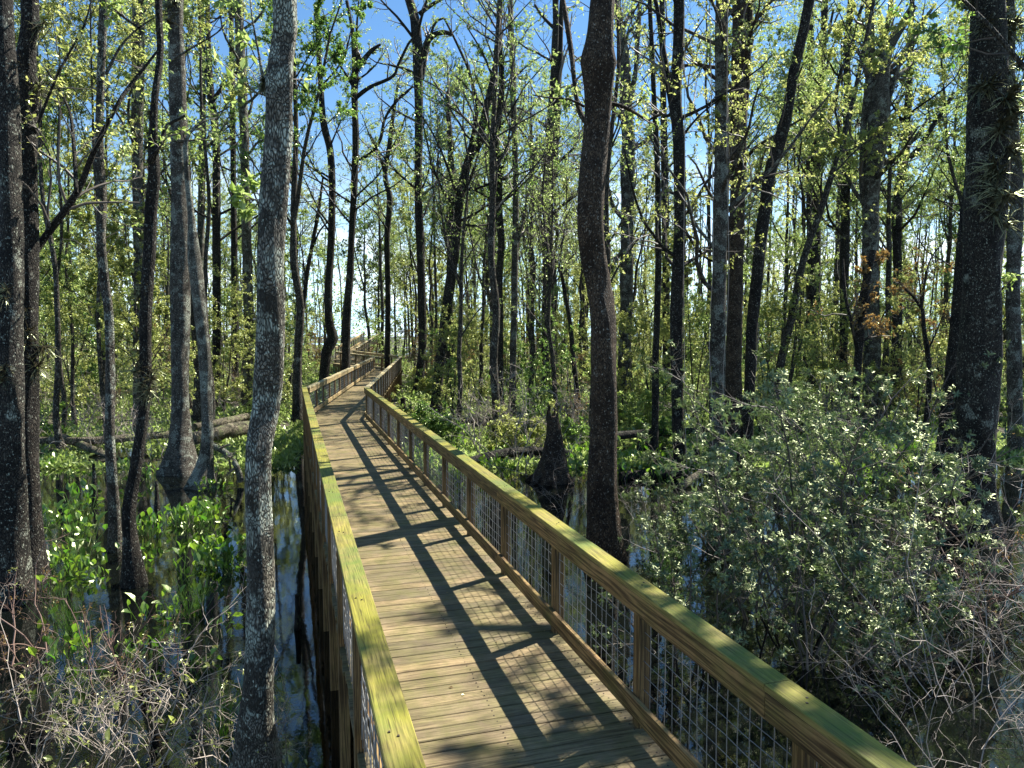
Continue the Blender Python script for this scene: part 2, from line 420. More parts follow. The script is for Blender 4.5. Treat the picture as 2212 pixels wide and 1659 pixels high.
cd = bpy.data.cameras.new('camera'); co = bpy.data.objects.new('camera', cd); COL.objects.link(co)
cd.sensor_width = 36; cd.lens = 36 * FPX / 2212; cd.clip_end = 2000; cd.clip_start = .05
co.location = (0, 0, CAM_H); co.rotation_euler = (math.radians(90) - PITCH, 0, 0)
SC.camera = co
SC.cycles.max_bounces = 6; SC.cycles.diffuse_bounces = 3; SC.cycles.glossy_bounces = 3; SC.cycles.transmission_bounces = 4
SC.view_settings.view_transform = 'Standard'; SC.view_settings.look = 'None'
SC.view_settings.exposure = 1.45; SC.view_settings.gamma = 1

# ------------------------------------------------------------------ ground and water
def ground_z(X, Y):
    r = np.hypot(X, Y)
    base = -1.62 + .50 * np.clip((r - 17) / 22, 0, 1)
    return base + .13 * np.sin(X * .55 + 1.3) * np.sin(Y * .43) + .10 * np.sin(X * 1.3 + Y * .9) + .07 * np.sin(X * 2.3 - Y * 1.7 + 2)
mb = MB()
ax = np.unique(np.concatenate([np.arange(-60, 60.1, .8), np.linspace(-500, -60, 30), np.linspace(60, 500, 30)]))
ay = np.unique(np.concatenate([np.arange(-20, 110.1, .8), np.linspace(-200, -20, 12), np.linspace(110, 700, 30)]))
gx, gy = np.meshgrid(ax, ay, indexing='ij'); gz = ground_z(gx, gy)
V = np.stack([gx, gy, gz], -1).reshape(-1, 3)
i = np.arange(len(ax) - 1)[:, None] * len(ay) + np.arange(len(ay) - 1)[None]
mb.add(V, np.stack([i, i + len(ay), i + len(ay) + 1, i + 1], -1).reshape(-1, 4))
tag(link('ground', mb.mesh('ground', M['mud'], True)), kind='structure')
mb = MB(); mb.add([(-500, -200, WATER), (500, -200, WATER), (500, 700, WATER), (-500, 700, WATER)], [(0, 1, 2, 3)])
tag(link('water', mb.mesh('water', M['water'])), kind='structure')

# ------------------------------------------------------------------ boardwalk
W = 1.72
def sec1(a, o): return a * U1 + o * N1
R0, R1 = sec1(-1.4, 2.2), sec1(23.4, 2.2)
D2 = np.array([-.114, .9934]); R2 = R1 + 31.3 * D2
D3 = np.array([-.557, .8305]); D4 = np.array([-.10, .995])
L1 = sec1(24.1, .48)
PATH = [(sec1(-3, 1.3)), sec1(23.6, 1.35), sec1(23.6, 1.35) + 30.5 * D2, sec1(23.6, 1.35) + 30.5 * D2 + 8 * D3, np.array([-17.0, 90.])]
def path_dist(X, Y):
    best = np.full(np.shape(X), 1e9)
    for a, b in zip(PATH[:-1], PATH[1:]):
        d = b - a; t = np.clip(((X - a[0]) * d[0] + (Y - a[1]) * d[1]) / (d @ d), 0, 1)
        best = np.minimum(best, np.hypot(X - a[0] - t * d[0], Y - a[1] - t * d[1]))
    return best

bw = thing('boardwalk', 'mossy timber boardwalk with wire mesh railings zigzagging over the swamp', 'boardwalk', (0, 0, 0))
def section(Rs, D, lenR, leftx0, leftx1, z0, z1, mats, offs, decks, posts_R, posts_L, dz=0.):
    """deck and the two railings of one straight run; x along, y to the left, from the right rail's foot"""
    cap, rail = mats
    rz = math.atan2(D[1], D[0]); ry = -math.atan2(z1 - z0, lenR)
    def place(o):
        o.location = (float(Rs[0]), float(Rs[1]), z0); o.rotation_euler = (0, ry, rz); return o
    rng = np.random.default_rng(int(lenR * 100))
    x = decks[0]; mb = MB()
    while x < decks[1]:
        e0, e1 = rng.uniform(-.012, .012, 2); t = rng.uniform(-.0025, .0015) + dz
        mb.bbox(x, x + .1395, -.11 + e0, W + .11 + e1, -.038 + t, t, .005, 1); x += .149
    place(link('deck', mb.mesh('deck', M['deck']), bw))
    if dz == 0. and lenR < 25 and z1 == z0:
        ms = MB(); xx = decks[0]
        while xx < decks[1]:
            for yy in (-.02, W / 2, W + .02):
                for e in (.035, .105):
                    cx_, cy_ = xx + e + rng.uniform(-.006, .006), yy + rng.uniform(-.008, .008)
                    ms.box(cx_ - .0045, cx_ + .0045, cy_ - .0045, cy_ + .0045, -.002, .0022)
            xx += .149
        o = place(link('screw', ms.mesh('screw', M['screw']), bw)); o['kind'] = 'stuff'
    mb = MB()
    for y in (-.02, W / 2, W + .02): mb.box(decks[0], decks[1], y - .02, y + .02, -.285, -.045)
    place(link('joist', mb.mesh('joist', M['rail']), bw))
    for side in (0, 1):
        x0, x1 = (0., lenR) if side == 0 else (leftx0, leftx1)
        sg = -1 if side == 0 else 1; yb = 0. if side == 0 else W
        def Y(a, b):
            p, q = yb + sg * a, yb + sg * b
            return (p, q) if p < q else (q, p)
        root = place(link('railing', None, bw))
        # cap boards butted end to end
        mb = MB(); x = x0; ln_ = 4.9; k = 0
        first = offs[side]
        while x < x1 - .05:
            e = min(x1, x0 + first + ln_ * k); k += 1
            if e - x < .05: continue
            zt = rng.uniform(-.002, .002)
            mb.bbox(x + .003, e - .003, *Y(-.006, .150), .962 + zt, 1.0 + zt, .005, 0); x = e
        link('cap_rail', mb.mesh('cap_rail', M[cap]), root)
        mb = MB(); x = x0; k = 0
        while x < x1 - .05:
            e = min(x1, x0 + first + ln_ * k); k += 1
            if e - x < .05: continue
            mb.bbox(x + .002, e - .002, *Y(.0, .038), .818, .9595, .004, 0); x = e
        link('side_rail', mb.mesh('side_rail', M[rail]), root)
        mb = MB(); x = x0; k = 0
        while x < x1 - .05:
            e = min(x1, x0 + first + ln_ * k); k += 1
            if e - x < .05: continue
            mb.bbox(x + .002, e - .002, *Y(.0, .038), .085, .225, .004, 0); x = e
        link('kick_board', mb.mesh('kick_board', M[rail]), root)
        mb = MB()
        hz = np.arange(.27, .83, .102)
        n = max(3, int((x1 - x0) / .21)); xs = np.linspace(x0 + .02, x1 - .02, n)
        P = np.zeros((len(hz), n, 3)); P[..., 0] = xs; P[..., 1] = yb + sg * (.083 + rng.normal(size=(len(hz), n)) * .003); P[..., 2] = hz[:, None] + rng.normal(size=(len(hz), n)) * .003
        mb.tubes(P, np.full(P.shape[:2], .0032), 4)
        xv = np.arange(x0 + .05, x1, .102)
        P = np.zeros((len(xv), 3, 3)); P[..., 0] = xv[:, None]; P[..., 1] = yb + sg * .087; P[..., 2] = np.array([.10, .5, .955])[None]
        P[:, 1, :2] += rng.normal(size=(len(xv), 2)) * .004
        mb.tubes(P, np.full(P.shape[:2], .0032), 4)
        link('wire_mesh', mb.mesh('wire_mesh', M['wire']), root)
        ms = MB()
        for px in (posts_R if side == 0 else posts_L):
            for e in (-.02, .022):
                yy = yb + sg * (.085 + e * .8); ms.box(px + e - .005, px + e + .005, yy - .005, yy + .005, .998, 1.0035)
        o = link('screw', ms.mesh('screw', M['screw']), root); o['kind'] = 'stuff'
        for px in (posts_R if side == 0 else posts_L):
            mb = MB(); mb.bbox(-.0445, .0445, *Y(.040, .129), -2.1 - z0, .9605, .004, 2)
            o = link('post', mb.mesh('post', M['post']), root); o.location = (px, 0, 0)
    return rz

pR = [1.4 + 4.48 + 1.68 * k for k in range(-4, 11)] + [24.72]
pL = [1.4 + 4.75 + 1.68 * k for k in range(-4, 12)] + [25.4]
section(R0, U1, 24.8, 0., 25.5, 0, 0, ('cap', 'rail'), (1.4 + 3.0, 1.4 + 2.1), (0, 25.3), pR, pL)
q2 = (L1 - R1) @ D2
p2 = [.15 + 1.68 * k for k in range(1, 19)]
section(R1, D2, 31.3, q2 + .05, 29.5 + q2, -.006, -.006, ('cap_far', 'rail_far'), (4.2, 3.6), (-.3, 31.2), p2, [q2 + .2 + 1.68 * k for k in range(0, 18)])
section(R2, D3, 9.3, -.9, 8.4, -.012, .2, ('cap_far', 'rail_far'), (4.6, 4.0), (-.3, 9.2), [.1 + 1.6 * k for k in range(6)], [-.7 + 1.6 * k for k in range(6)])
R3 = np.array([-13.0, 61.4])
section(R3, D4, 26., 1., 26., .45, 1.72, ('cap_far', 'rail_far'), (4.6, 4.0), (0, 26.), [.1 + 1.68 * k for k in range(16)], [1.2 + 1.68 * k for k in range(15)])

# ------------------------------------------------------------------ placed trees, traced trunk by trunk
TREE_XY = []
def hero(label, pts, d=None, limbs=(), tufts=(), mat='bark_dark', top=15., flute=.25, leaves=7, crown='leaf_spring', ncrown=9, lo=None, side=0, nm='swamp_tree', bumps=()):
    """pts: (column, row, width) up the trunk in the picture; depth from where its foot meets the water"""
    rng = np.random.default_rng(int(pts[0][0] * 13 + pts[0][1]))
    if d is None: d = at_level(pts[0][0], pts[0][1], WATER)[1]
    rows = []
    for x, y, wd in pts:
        p = at_depth(x, y, d); rows.append([*p, wd * .5 * d / FPX])
    rows = np.array(rows)
    if rows[0, 2] > WATER - .3:
        f = rows[0].copy(); f[2] = WATER - .5; f[3] *= 1.12; rows = np.vstack([f, rows])
    wob = np.random.default_rng(int(pts[0][0])).normal(0, .06, len(rows)); wob[:2] = 0
    rows[:, 1] += np.cumsum(wob)
    if top and rows[-1, 2] < top:
        a, b = rows[-2], rows[-1]; dirn = unit((b - a)[:3]); dirn = unit(dirn * .6 + np.array([0, 0, .6]))
        h = top - b[2]; 
        for f in (.35, .7, 1.):
            j = rng.normal(0, .12, 2) * f * 2
            rows = np.vstack([rows, [b[0] + dirn[0] / dirn[2] * h * f * .6 + j[0], b[1] + dirn[1] / dirn[2] * h * f * .6 + j[1], b[2] + h * f, b[3] * (1 - .72 * f)]])
    base = np.array([rows[0, 0], rows[0, 1], WATER])
    TREE_XY.append((base[0], base[1]))
    P, R = spline(rows, .14 if d < 25 else .3)
    for (x, y, s) in bumps:
        c = at_depth(x, y, d); R = R * (1 + s * np.exp(-((P[:, 2] - c[2]) / (18 * d / FPX)) ** 2))
    k = 20 if d < 16 else (14 if d < 30 else 9)
    mb = MB(); mb.tubes(P[None], R[None], k, disp=lumpy(rng, P, k, .07 if d < 25 else .05, flute))
    root = thing(nm, label, 'tree', base)
    LP = []
    for lb in limbs:
        lr = []; dd = d
        for x, y, wd in lb:
            lr.append([*at_depth(x, y, dd), max(.006, wd * .5 * d / FPX)]); dd += rng.uniform(-.15, .25)
        p, r = spline(lr, .2); 
        mb.tubes(p[None], r[None], 7, disp=lumpy(rng, p, 7, .08))
        idx = np.linspace(0, len(p) - 1, 8).astype(int); LP.append((p[idx], r[idx]))
    trunk_mb = mb
    # crown
    mt = MB(); ml = MB()
    if ncrown:
        z0 = lo if lo is not None else max(7., CAM_H + .47 * d + .4 if d < 24 else 7.)
        sel = np.where(P[:, 2] > z0)[0]
        if len(sel) > 6:
            idx = np.linspace(sel[0], sel[-1], 10).astype(int)
            A, Ar = sprout(rng, P[idx][None], R[idx][None], ncrown if d > 23 else max(4, ncrown - 4), .0, .95, .28, .5, 8, .17, .06, .33, .012)
            trunk_mb.tubes(A, Ar, 7); LPa = [(a, r) for a, r in zip(A, Ar)]
        else: LPa = []
    else: LPa = []
    src = LPa + LP
    if src:
        A = np.stack([np.stack([a[int(i)] for i in np.linspace(0, len(a) - 1, 7)]) for a, _ in src]); Ar = np.stack([np.stack([r[int(i)] for i in np.linspace(0, len(r) - 1, 7)]) for _, r in src])
        B, Br = sprout(rng, A, Ar, 6, .2, .8, .3, .55, 6, .22, .05, .5, .006)
        mt.tubes(B, Br, 4)
        C, Cr = sprout(rng, B, Br, 5, .2, .8, .3, .6, 5, .25, .03, .55, .0035)
        mt.tubes(C, Cr, 3)
        if leaves: leaf_on(rng, ml, C, leaves, .085, .6)
    link('trunk', mb.mesh('trunk', M[mat], True, base), root)
    if mt.n: link('branches', mt.mesh('branches', M['twig'], True, base), root)
    if ml.n: link('crown', ml.mesh('crown', M[crown], False, base), root)
    for (x, y, s) in tufts:
        c = at_depth(x, y, d - .0) ; i = np.argmin(np.abs(P[:, 2] - c[2]))
        sz = s * d / FPX; r_ = R[i]
        dx = np.clip(c[0] - P[i, 0], -r_, r_); q = np.array([P[i, 0] + dx, P[i, 1] - math.sqrt(max(0, r_ * r_ - dx * dx)), c[2]])
        link('air_plant', tuft_mesh(rng, sz), root, q - base)
    return root

T = hero
T('thick grey-brown trunk cut by the left edge of the picture', [(18, 1300, 84), (20, 1200, 70), (22, 900, 60), (14, 500, 46), (2, 250, 42), (-10, 0, 40)], mat='bark_shaggy', tufts=[(30, 820, 46), (14, 640, 34)], flute=.35)
T('dark leaning-limbed trunk tufted with air plants beside the left edge', [(74, 1255, 56), (58, 1100, 46), (50, 900, 50), (62, 700, 42), (66, 550, 37), (62, 300, 38), (58, 200, 46), (60, 120, 36), (65, 0, 34)], mat='bark_dark',
  limbs=[[(70, 560, 15), (84, 531, 15), (165, 417, 14), (202, 329, 12), (249, 235, 9), (279, 188, 8), (340, 110, 5)], [(165, 417, 9), (160, 320, 8), (150, 240, 6), (128, 195, 5), (100, 150, 4)], [(60, 330, 7), (120, 170, 5), (180, 60, 4), (200, -10, 3)]],
  tufts=[(92, 72, 34), (42, 152, 30), (92, 182, 34), (40, 345, 32), (75, 742, 46), (84, 770, 50), (60, 660, 30)], crown='leaf_yellow', leaves=6)
T('slim grey trunk second behind the tufted one at left', [(250, 1190, 26), (251, 1105, 23), (249, 952, 21), (249, 851, 19), (242, 683, 18), (232, 616, 19), (226, 520, 18), (225, 430, 18), (225, 330, 16), (228, 200, 15), (233, 70, 16), (236, 0, 16)], mat='bark_grey',
  limbs=[[(229, 160, 7), (268, 90, 5), (330, 40, 3), (390, 25, 2)], [(232, 600, 5), (218, 520, 4), (215, 380, 3), (224, 240, 2)]], tufts=[(228, 305, 12)], leaves=4)
T('lichened tree forking high up with rusty air plants', [(288, 1262, 50), (279, 1160, 31), (277, 1100, 28), (288, 1000, 24), (298, 850, 23), (300, 700, 24), (305, 560, 26), (310, 450, 25), (322, 370, 24), (318, 300, 20), (322, 200, 15), (327, 100, 14), (325, -4, 14)], mat='bark_dark',
  limbs=[[(324, 350, 16), (338, 325, 13), (352, 292, 9), (362, 270, 7), (400, 250, 5)], [(300, 60, 6), (256, 28, 5), (236, 5, 4)]], tufts=[(312, 232, 26), (303, 310, 26), (286, 640, 30), (280, 765, 28), (303, 830, 44), (312, 815, 40), (300, 850, 30)], leaves=4)
T('straight dark pole trunk directly behind the forked tree at left', [(298, 905, 20), (298, 550, 22), (297, 400, 22), (295, 250, 24), (298, 100, 24), (299, 0, 25)], d=27, mat='bark_grey', leaves=5)
T('big straight grey trunk with flaring root foot at left', [(392, 1020, 84), (390, 985, 64), (388, 930, 46), (384, 850, 37), (382, 700, 38), (380, 550, 39), (374, 300, 36), (370, 150, 32), (366, 0, 31)], mat='bark_grey', flute=.45,
  limbs=[[(374, 300, 9), (400, 305, 8), (412, 285, 5), (440, 255, 4), (480, 240, 3), (515, 215, 3)], [(370, 130, 6), (420, 100, 4), (470, 70, 3), (500, 30, 3)]], tufts=[(360, 20, 36), (350, 5, 40), (391, 355, 12)], leaves=4)
T('curving slender grey trunk hugging the big flared one', [(438, 1052, 52), (440, 1010, 36), (446, 950, 26), (442, 850, 24), (436, 750, 24), (428, 650, 27), (418, 560, 26), (410, 470, 16), (402, 390, 11), (399, 310, 9)], mat='bark_pale', top=0, flute=.5, ncrown=0,
  limbs=[[(438, 960, 16), (470, 968, 14), (496, 985, 14), (512, 1010, 13), (520, 1040, 14)], [(399, 320, 8), (408, 290, 6), (440, 262, 4), (470, 255, 3)]], leaves=2)
T('large pale lichen-blotched trunk leaning right just left of the boardwalk', [(552, 1700, 112), (556, 1640, 92), (562, 1560, 76), (571, 1450, 62), (571, 1300, 58), (568, 1180, 54), (565, 1050, 53), (567, 960, 54), (575, 880, 58), (587, 780, 62), (598, 680, 56), (604, 560, 51), (611, 430, 54), (620, 300, 53), (627, 200, 51), (632, 120, 49), (638, 0, 47)], mat='bark_pale', flute=.3, top=13,
  limbs=[[(588, 230, 12), (572, 190, 9), (560, 120, 5), (545, 40, 4), (540, -20, 3)], [(578, 430, 4), (545, 432, 3), (510, 426, 2.5)]], tufts=[(596, 200, 28), (590, 212, 26), (640, 18, 26)], leaves=5, bumps=[(590, 810, .12), (622, 210, .1)])
T('straight grey trunk behind the large pale one at left', [(530, 890, 24), (537, 760, 20), (537, 700, 21), (534, 550, 20), (530, 300, 19), (522, 100, 19), (520, 0, 18)], mat='bark_grey', leaves=8)
T('tall dark pole tree forking near the top in the left woods', [(468, 850, 18), (468, 550, 17), (466, 300, 16), (455, 210, 16), (450, 120, 12), (447, 0, 10)], d=44, limbs=[[(458, 220, 9), (480, 190, 8), (505, 165, 6), (520, 130, 4)]], leaves=9)
T('second dark pole tree in the left woods', [(508, 850, 15), (506, 600, 14), (503, 400, 12), (500, 200, 11), (497, 0, 10)], d=46, leaves=9)
T('thin straight pole behind the slender curving grey trunk', [(430, 860, 13), (432, 500, 15), (436, 300, 14), (438, 150, 11), (436, 0, 10)], d=44, mat='bark_grey', leaves=9)
T('sinuous dark trunk rising behind the far left railing', [(699, 874, 26), (700, 800, 21), (706, 755, 22), (716, 730, 24), (710, 690, 18), (708, 620, 17), (712, 540, 16), (716, 430, 15), (711, 330, 15), (697, 270, 15), (690, 200, 12), (684, 100, 11), (680, 0, 11)], d=39, limbs=[[(692, 190, 5), (740, 130, 4), (760, 60, 3)], [(712, 320, 4), (740, 250, 3), (770, 170, 2)]], leaves=9)
T('thin leaning dark tree just left of the far railing', [(622, 866, 13), (635, 800, 11), (652, 683, 10), (664, 590, 9), (680, 500, 8), (690, 450, 7), (698, 380, 4)], top=0, ncrown=0, limbs=[[(672, 545, 5), (690, 500, 4), (715, 470, 3), (730, 430, 2)], [(660, 620, 4), (655, 560, 3), (640, 480, 2)]], leaves=8)
T('dark tree with mossy side limbs where the boardwalk bends', [(745, 880, 22), (748, 720, 17), (756, 600, 15), (762, 480, 14), (766, 400, 14), (769, 300, 14), (766, 200, 14), (767, 120, 15), (760, 60, 8), (748, 0, 7)], d=36, top=13,
  limbs=[[(768, 150, 12), (786, 128, 11), (803, 108, 9), (822, 96, 5)], [(770, 210, 9), (800, 188, 8), (848, 165, 7), (860, 140, 6), (882, 95, 5), (893, 82, 4)], [(772, 345, 7), (800, 332, 7), (822, 300, 7), (832, 255, 6), (860, 215, 5), (893, 186, 4)], [(766, 192, 6), (734, 140, 5), (715, 110, 3)], [(768, 100, 6), (772, 40, 4), (776, -10, 3)]], tufts=[(785, 128, 15), (780, 140, 17), (776, 150, 15), (768, 98, 15), (812, 180, 8), (825, 172, 8)], leaves=8)
T('tall dark forked tree beside the far bend, sky behind its top', [(902, 862, 30), (908, 800, 20), (912, 720, 18), (908, 550, 18), (903, 400, 17), (905, 250, 18), (902, 100, 22), (896, 40, 20), (880, -10, 16)], d=43.5,
  limbs=[[(912, 170, 10), (917, 130, 11), (922, 95, 12), (934, 78, 12), (958, 70, 11), (976, 74, 9)], [(926, 90, 7), (940, 50, 5), (960, 38, 4)], [(905, 30, 10), (930, 12, 8), (965, -8, 6)], [(902, 380, 4), (870, 340, 3), (850, 270, 2)]], leaves=8)
T('dark trunk leaning right beside the railing, forked halfway up', [(939, 917, 34), (943, 868, 24), (949, 801, 22), (957, 740, 22), (966, 667, 22), (975, 600, 21), (983, 549, 20), (991, 460, 19), (998, 410, 20), (1012, 350, 18), (1036, 305, 16), (1050, 240, 15), (1066, 170, 13), (1074, 100, 12), (1082, 0, 11)],
  limbs=[[(1008, 350, 11), (1022, 290, 10), (1031, 230, 9), (1022, 190, 8), (1012, 150, 6), (985, 90, 5), (960, 40, 4)], [(925, 880, 10), (905, 890, 9), (885, 888, 8)], [(1050, 230, 6), (1090, 190, 4), (1130, 150, 3)], [(1066, 170, 6), (1040, 110, 4), (1010, 60, 3)]], leaves=14, lo=5., ncrown=14, crown='leaf_deep')
T('wavy dark trunk right of the forked leaning one', [(1084, 914, 24), (1080, 830, 15), (1080, 700, 15), (1079, 600, 14), (1083, 520, 15), (1077, 455, 16), (1078, 380, 14), (1070, 310, 14), (1078, 250, 14), (1084, 180, 13), (1079, 90, 11), (1080, 0, 11)], limbs=[[(1074, 470, 10), (1066, 458, 9), (1060, 452, 8)], [(1076, 350, 5), (1100, 290, 4), (1110, 230, 3)]], leaves=9)
T('straight grey-brown trunk beside the wavy dark one', [(1106, 912, 22), (1108, 800, 15), (1112, 600, 15), (1114, 400, 13), (1110, 250, 13), (1106, 100, 12), (1102, 0, 11)], mat='bark_grey', limbs=[[(1112, 560, 8), (1128, 480, 7), (1145, 400, 6), (1160, 300, 4)]], leaves=9)
T('thick double trunk standing deep in the middle woods', [(1186, 840, 36), (1184, 600, 26), (1184, 420, 24), (1190, 300, 22), (1196, 180, 18), (1200, 80, 14), (1200, 0, 13)], d=47, limbs=[[(1198, 380, 14), (1206, 200, 13), (1212, 60, 11), (1214, -10, 9)], [(1196, 60, 7), (1172, 35, 6), (1155, 10, 5)]], leaves=9)
T('big crooked brown trunk standing right beside the boardwalk', [(1303, 1204, 92), (1303, 1160, 74), (1302, 1050, 64), (1302, 900, 56), (1302, 780, 54), (1300, 690, 54), (1288, 620, 54), (1277, 560, 53), (1272, 500, 53), (1276, 400, 54), (1282, 300, 54), (1286, 220, 56), (1289, 150, 66), (1294, 90, 54), (1299, 0, 50), (1300, -60, 48)], mat='bark_brown', flute=.22, top=13,
  limbs=[[(1266, 262, 12), (1252, 240, 11), (1243, 200, 10), (1236, 130, 11), (1226, 60, 12), (1214, -10, 10)], [(1310, 222, 10), (1340, 228, 9), (1362, 238, 8), (1385, 252, 6), (1412, 270, 4)], [(1262, 230, 6), (1230, 215, 5), (1190, 212, 3.5), (1150, 205, 2.5)]], leaves=4, bumps=[(1290, 150, .1)])
T('tall lichened trunk behind the crooked brown one', [(1352, 865, 40), (1350, 780, 30), (1354, 600, 28), (1356, 450, 28), (1356, 380, 33), (1357, 300, 27), (1352, 200, 26), (1350, 130, 22), (1340, 60, 18), (1330, 0, 17)], d=38, mat='bark_grey', limbs=[[(1364, 210, 11), (1374, 140, 10), (1378, 60, 9), (1384, -10, 8)], [(1344, 470, 10), (1322, 440, 9), (1310, 380, 8), (1316, 310, 6)], [(1345, 540, 9), (1318, 580, 7), (1300, 610, 6)]], leaves=9)
T('dark trunk draped in spring leaves right of the crooked one', [(1470, 1020, 36), (1466, 970, 26), (1462, 900, 25), (1463, 700, 27), (1466, 500, 25), (1466, 330, 25), (1458, 220, 24), (1462, 100, 22), (1464, 0, 22)], mat='bark_dark', limbs=[[(1456, 260, 15), (1444, 180, 14), (1430, 90, 12), (1420, 20, 10), (1410, -20, 9)], [(1470, 480, 7), (1500, 530, 6), (1530, 560, 5), (1560, 570, 3)], [(1470, 300, 6), (1510, 250, 4), (1560, 210, 3)]], leaves=14, lo=4., ncrown=14, crown='leaf_yellow')
T('pale straight trunk on the left of a close pair', [(1548, 1022, 44), (1551, 960, 34), (1553, 800, 33), (1556, 600, 31), (1560, 400, 31), (1562, 200, 28), (1564, 0, 26)], mat='bark_grey', limbs=[[(1556, 560, 8), (1530, 520, 7), (1500, 480, 6), (1470, 410, 4)], [(1530, 740, 8), (1545, 800, 9), (1548, 860, 9)]], leaves=13, lo=3.5, ncrown=14, crown='leaf_yellow')
T('reddish-brown straight trunk on the right of the close pair', [(1585, 948, 48), (1585, 880, 38), (1588, 750, 34), (1590, 600, 33), (1594, 400, 33), (1597, 200, 31), (1600, 0, 30)], mat='bark_brown', limbs=[[(1604, 300, 12), (1612, 200, 12), (1618, 80, 12), (1622, -10, 11)], [(1600, 420, 6), (1640, 380, 4), (1690, 350, 3)]], leaves=13, lo=4, ncrown=14, crown='leaf_yellow')
T('dark white-spotted trunk leaning right beyond the close pair', [(1606, 1012, 34), (1612, 940, 26), (1620, 800, 24), (1628, 690, 24), (1640, 560, 25), (1650, 470, 25), (1664, 380, 25), (1680, 320, 25), (1695, 250, 23), (1712, 150, 21), (1726, 80, 20), (1740, 0, 19)], mat='bark_dark', leaves=5, flute=.2, limbs=[[(1668, 340, 7), (1700, 230, 5), (1742, 120, 3)]])
T('heavy forked trunk deep in the right woods', [(1748, 838, 48), (1750, 790, 34), (1756, 650, 29), (1757, 520, 29), (1757, 420, 30), (1756, 330, 29), (1752, 220, 15), (1750, 100, 13), (1752, 0, 12)], d=44, limbs=[[(1762, 340, 15), (1768, 220, 16), (1775, 130, 15), (1783, 0, 13)], [(1772, 300, 12), (1788, 260, 11), (1805, 205, 10), (1820, 140, 8)], [(1776, 110, 7), (1790, 70, 6), (1800, 20, 5)]], leaves=9)
T('slim upright dark trunk right of the heavy forked one', [(1820, 880, 20), (1822, 700, 17), (1824, 500, 19), (1826, 330, 18), (1830, 200, 16), (1826, 120, 14), (1834, 30, 14), (1838, -10, 13)], d=34, limbs=[[(1834, 130, 8), (1850, 60, 7), (1862, 10, 6)]], leaves=9)
T('thin dark tree standing in green water plants at right', [(1848, 1010, 26), (1848, 930, 18), (1849, 850, 16), (1855, 750, 17), (1862, 690, 19), (1870, 640, 18), (1880, 580, 15), (1890, 540, 12)], top=5., ncrown=6, lo=2.2, limbs=[[(1853, 760, 9), (1840, 700, 8), (1826, 640, 7), (1820, 560, 5)]], leaves=9, crown='leaf_rust')
T('broad crown-forking trunk in the upper right woods', [(1884, 900, 44), (1884, 780, 36), (1880, 600, 34), (1880, 420, 34), (1892, 320, 40), (1898, 240, 42), (1908, 150, 32), (1922, 100, 24), (1950, 60, 18), (1978, 10, 16)], d=30, mat='bark_grey', limbs=[[(1888, 300, 18), (1878, 200, 18), (1880, 100, 18), (1878, -10, 17)], [(1900, 180, 14), (1908, 100, 13), (1922, 30, 11), (1925, -10, 10)], [(1906, 260, 10), (1925, 200, 10), (1945, 130, 9), (1985, 60, 8), (2020, 10, 6)], [(1874, 480, 14), (1862, 380, 13), (1868, 250, 13), (1876, 160, 12)]], leaves=10)
T('curved tree sweeping right beneath the broad forked one', [(1935, 880, 26), (1938, 600, 18), (1940, 440, 20), (1958, 340, 17), (1964, 260, 15), (1968, 160, 13), (1970, 60, 10), (1972, 0, 9)], d=36, limbs=[[(1965, 340, 13), (1985, 320, 12), (2010, 280, 10), (2040, 235, 8), (2060, 200, 6)], [(1962, 320, 6), (1930, 280, 5), (1910, 270, 4)], [(1955, 200, 6), (1925, 240, 4), (1905, 230, 3)]], leaves=9)
T('thin snaking sapling with a fan of upper twigs at right', [(1993, 1022, 16), (1995, 970, 12), (2000, 919, 11), (2007, 830, 11), (2003, 760, 10), (1993, 720, 9), (1990, 667, 8)], top=0, ncrown=0, limbs=[[(1990, 667, 6), (1972, 640, 5), (1950, 620, 3), (1930, 590, 2)], [(1990, 667, 6), (1998, 610, 4), (2010, 560, 3), (2040, 520, 2)], [(1992, 680, 5), (1985, 600, 3), (1970, 540, 2)], [(2003, 760, 4), (2030, 700, 3), (2050, 640, 2)]], leaves=9, crown='leaf_rust', flute=.1)
T('massive shaggy trunk bristling with air plants at the right edge', [(2100, 1150, 100), (2102, 1060, 84), (2104, 900, 78), (2110, 780, 78), (2114, 600, 74), (2116, 450, 78), (2118, 300, 76), (2117, 150, 70), (2118, 0, 66), (2119, -40, 64)], mat='bark_shaggy', flute=.3, top=13.5,
  tufts=[(2150, 200, 56), (2146, 230, 56), (2110, 240, 60), (2130, 270, 50), (2110, 400, 62), (2128, 430, 54), (2090, 80, 36), (2160, 30, 64), (2165, 60, 58), (2092, 420, 40), (2140, 330, 44), (2080, 20, 36)], limbs=[[(2090, 20, 6), (2060, -10, 5)], [(2150, 640, 5), (2190, 600, 4), (2230, 585, 3)]], leaves=4)
T('dark leaning trunk tucked left of the massive shaggy one', [(2036, 1035, 46), (2046, 950, 36), (2054, 850, 33), (2060, 750, 31), (2066, 650, 30), (2076, 520, 28), (2090, 400, 24), (2110, 250, 18)], top=9., mat='bark_dark', leaves=4)
T('grey trunk half hidden at the right edge behind the shaggy one', [(2196, 980, 34), (2190, 800, 28), (2192, 560, 27), (2200, 420, 26), (2186, 300, 24), (2178, 150, 22), (2176, 0, 20)], d=24, mat='bark_grey', leaves=10, crown='leaf_yellow')
T('very thin dark leaning tree over the stump', [(1248, 912, 16), (1246, 840, 12), (1240, 790, 11), (1232, 700, 10), (1222, 640, 9), (1212, 590, 7), (1196, 555, 5), (1180, 520, 3)], d=33, top=0, ncrown=0, limbs=[[(1210, 585, 5), (1225, 565, 4), (1245, 545, 3)]], leaves=3)
T('dark pole left of the close pair', [(1440, 860, 18), (1438, 600, 16), (1436, 400, 16), (1432, 200, 13), (1430, 0, 12)], d=42, leaves=9)
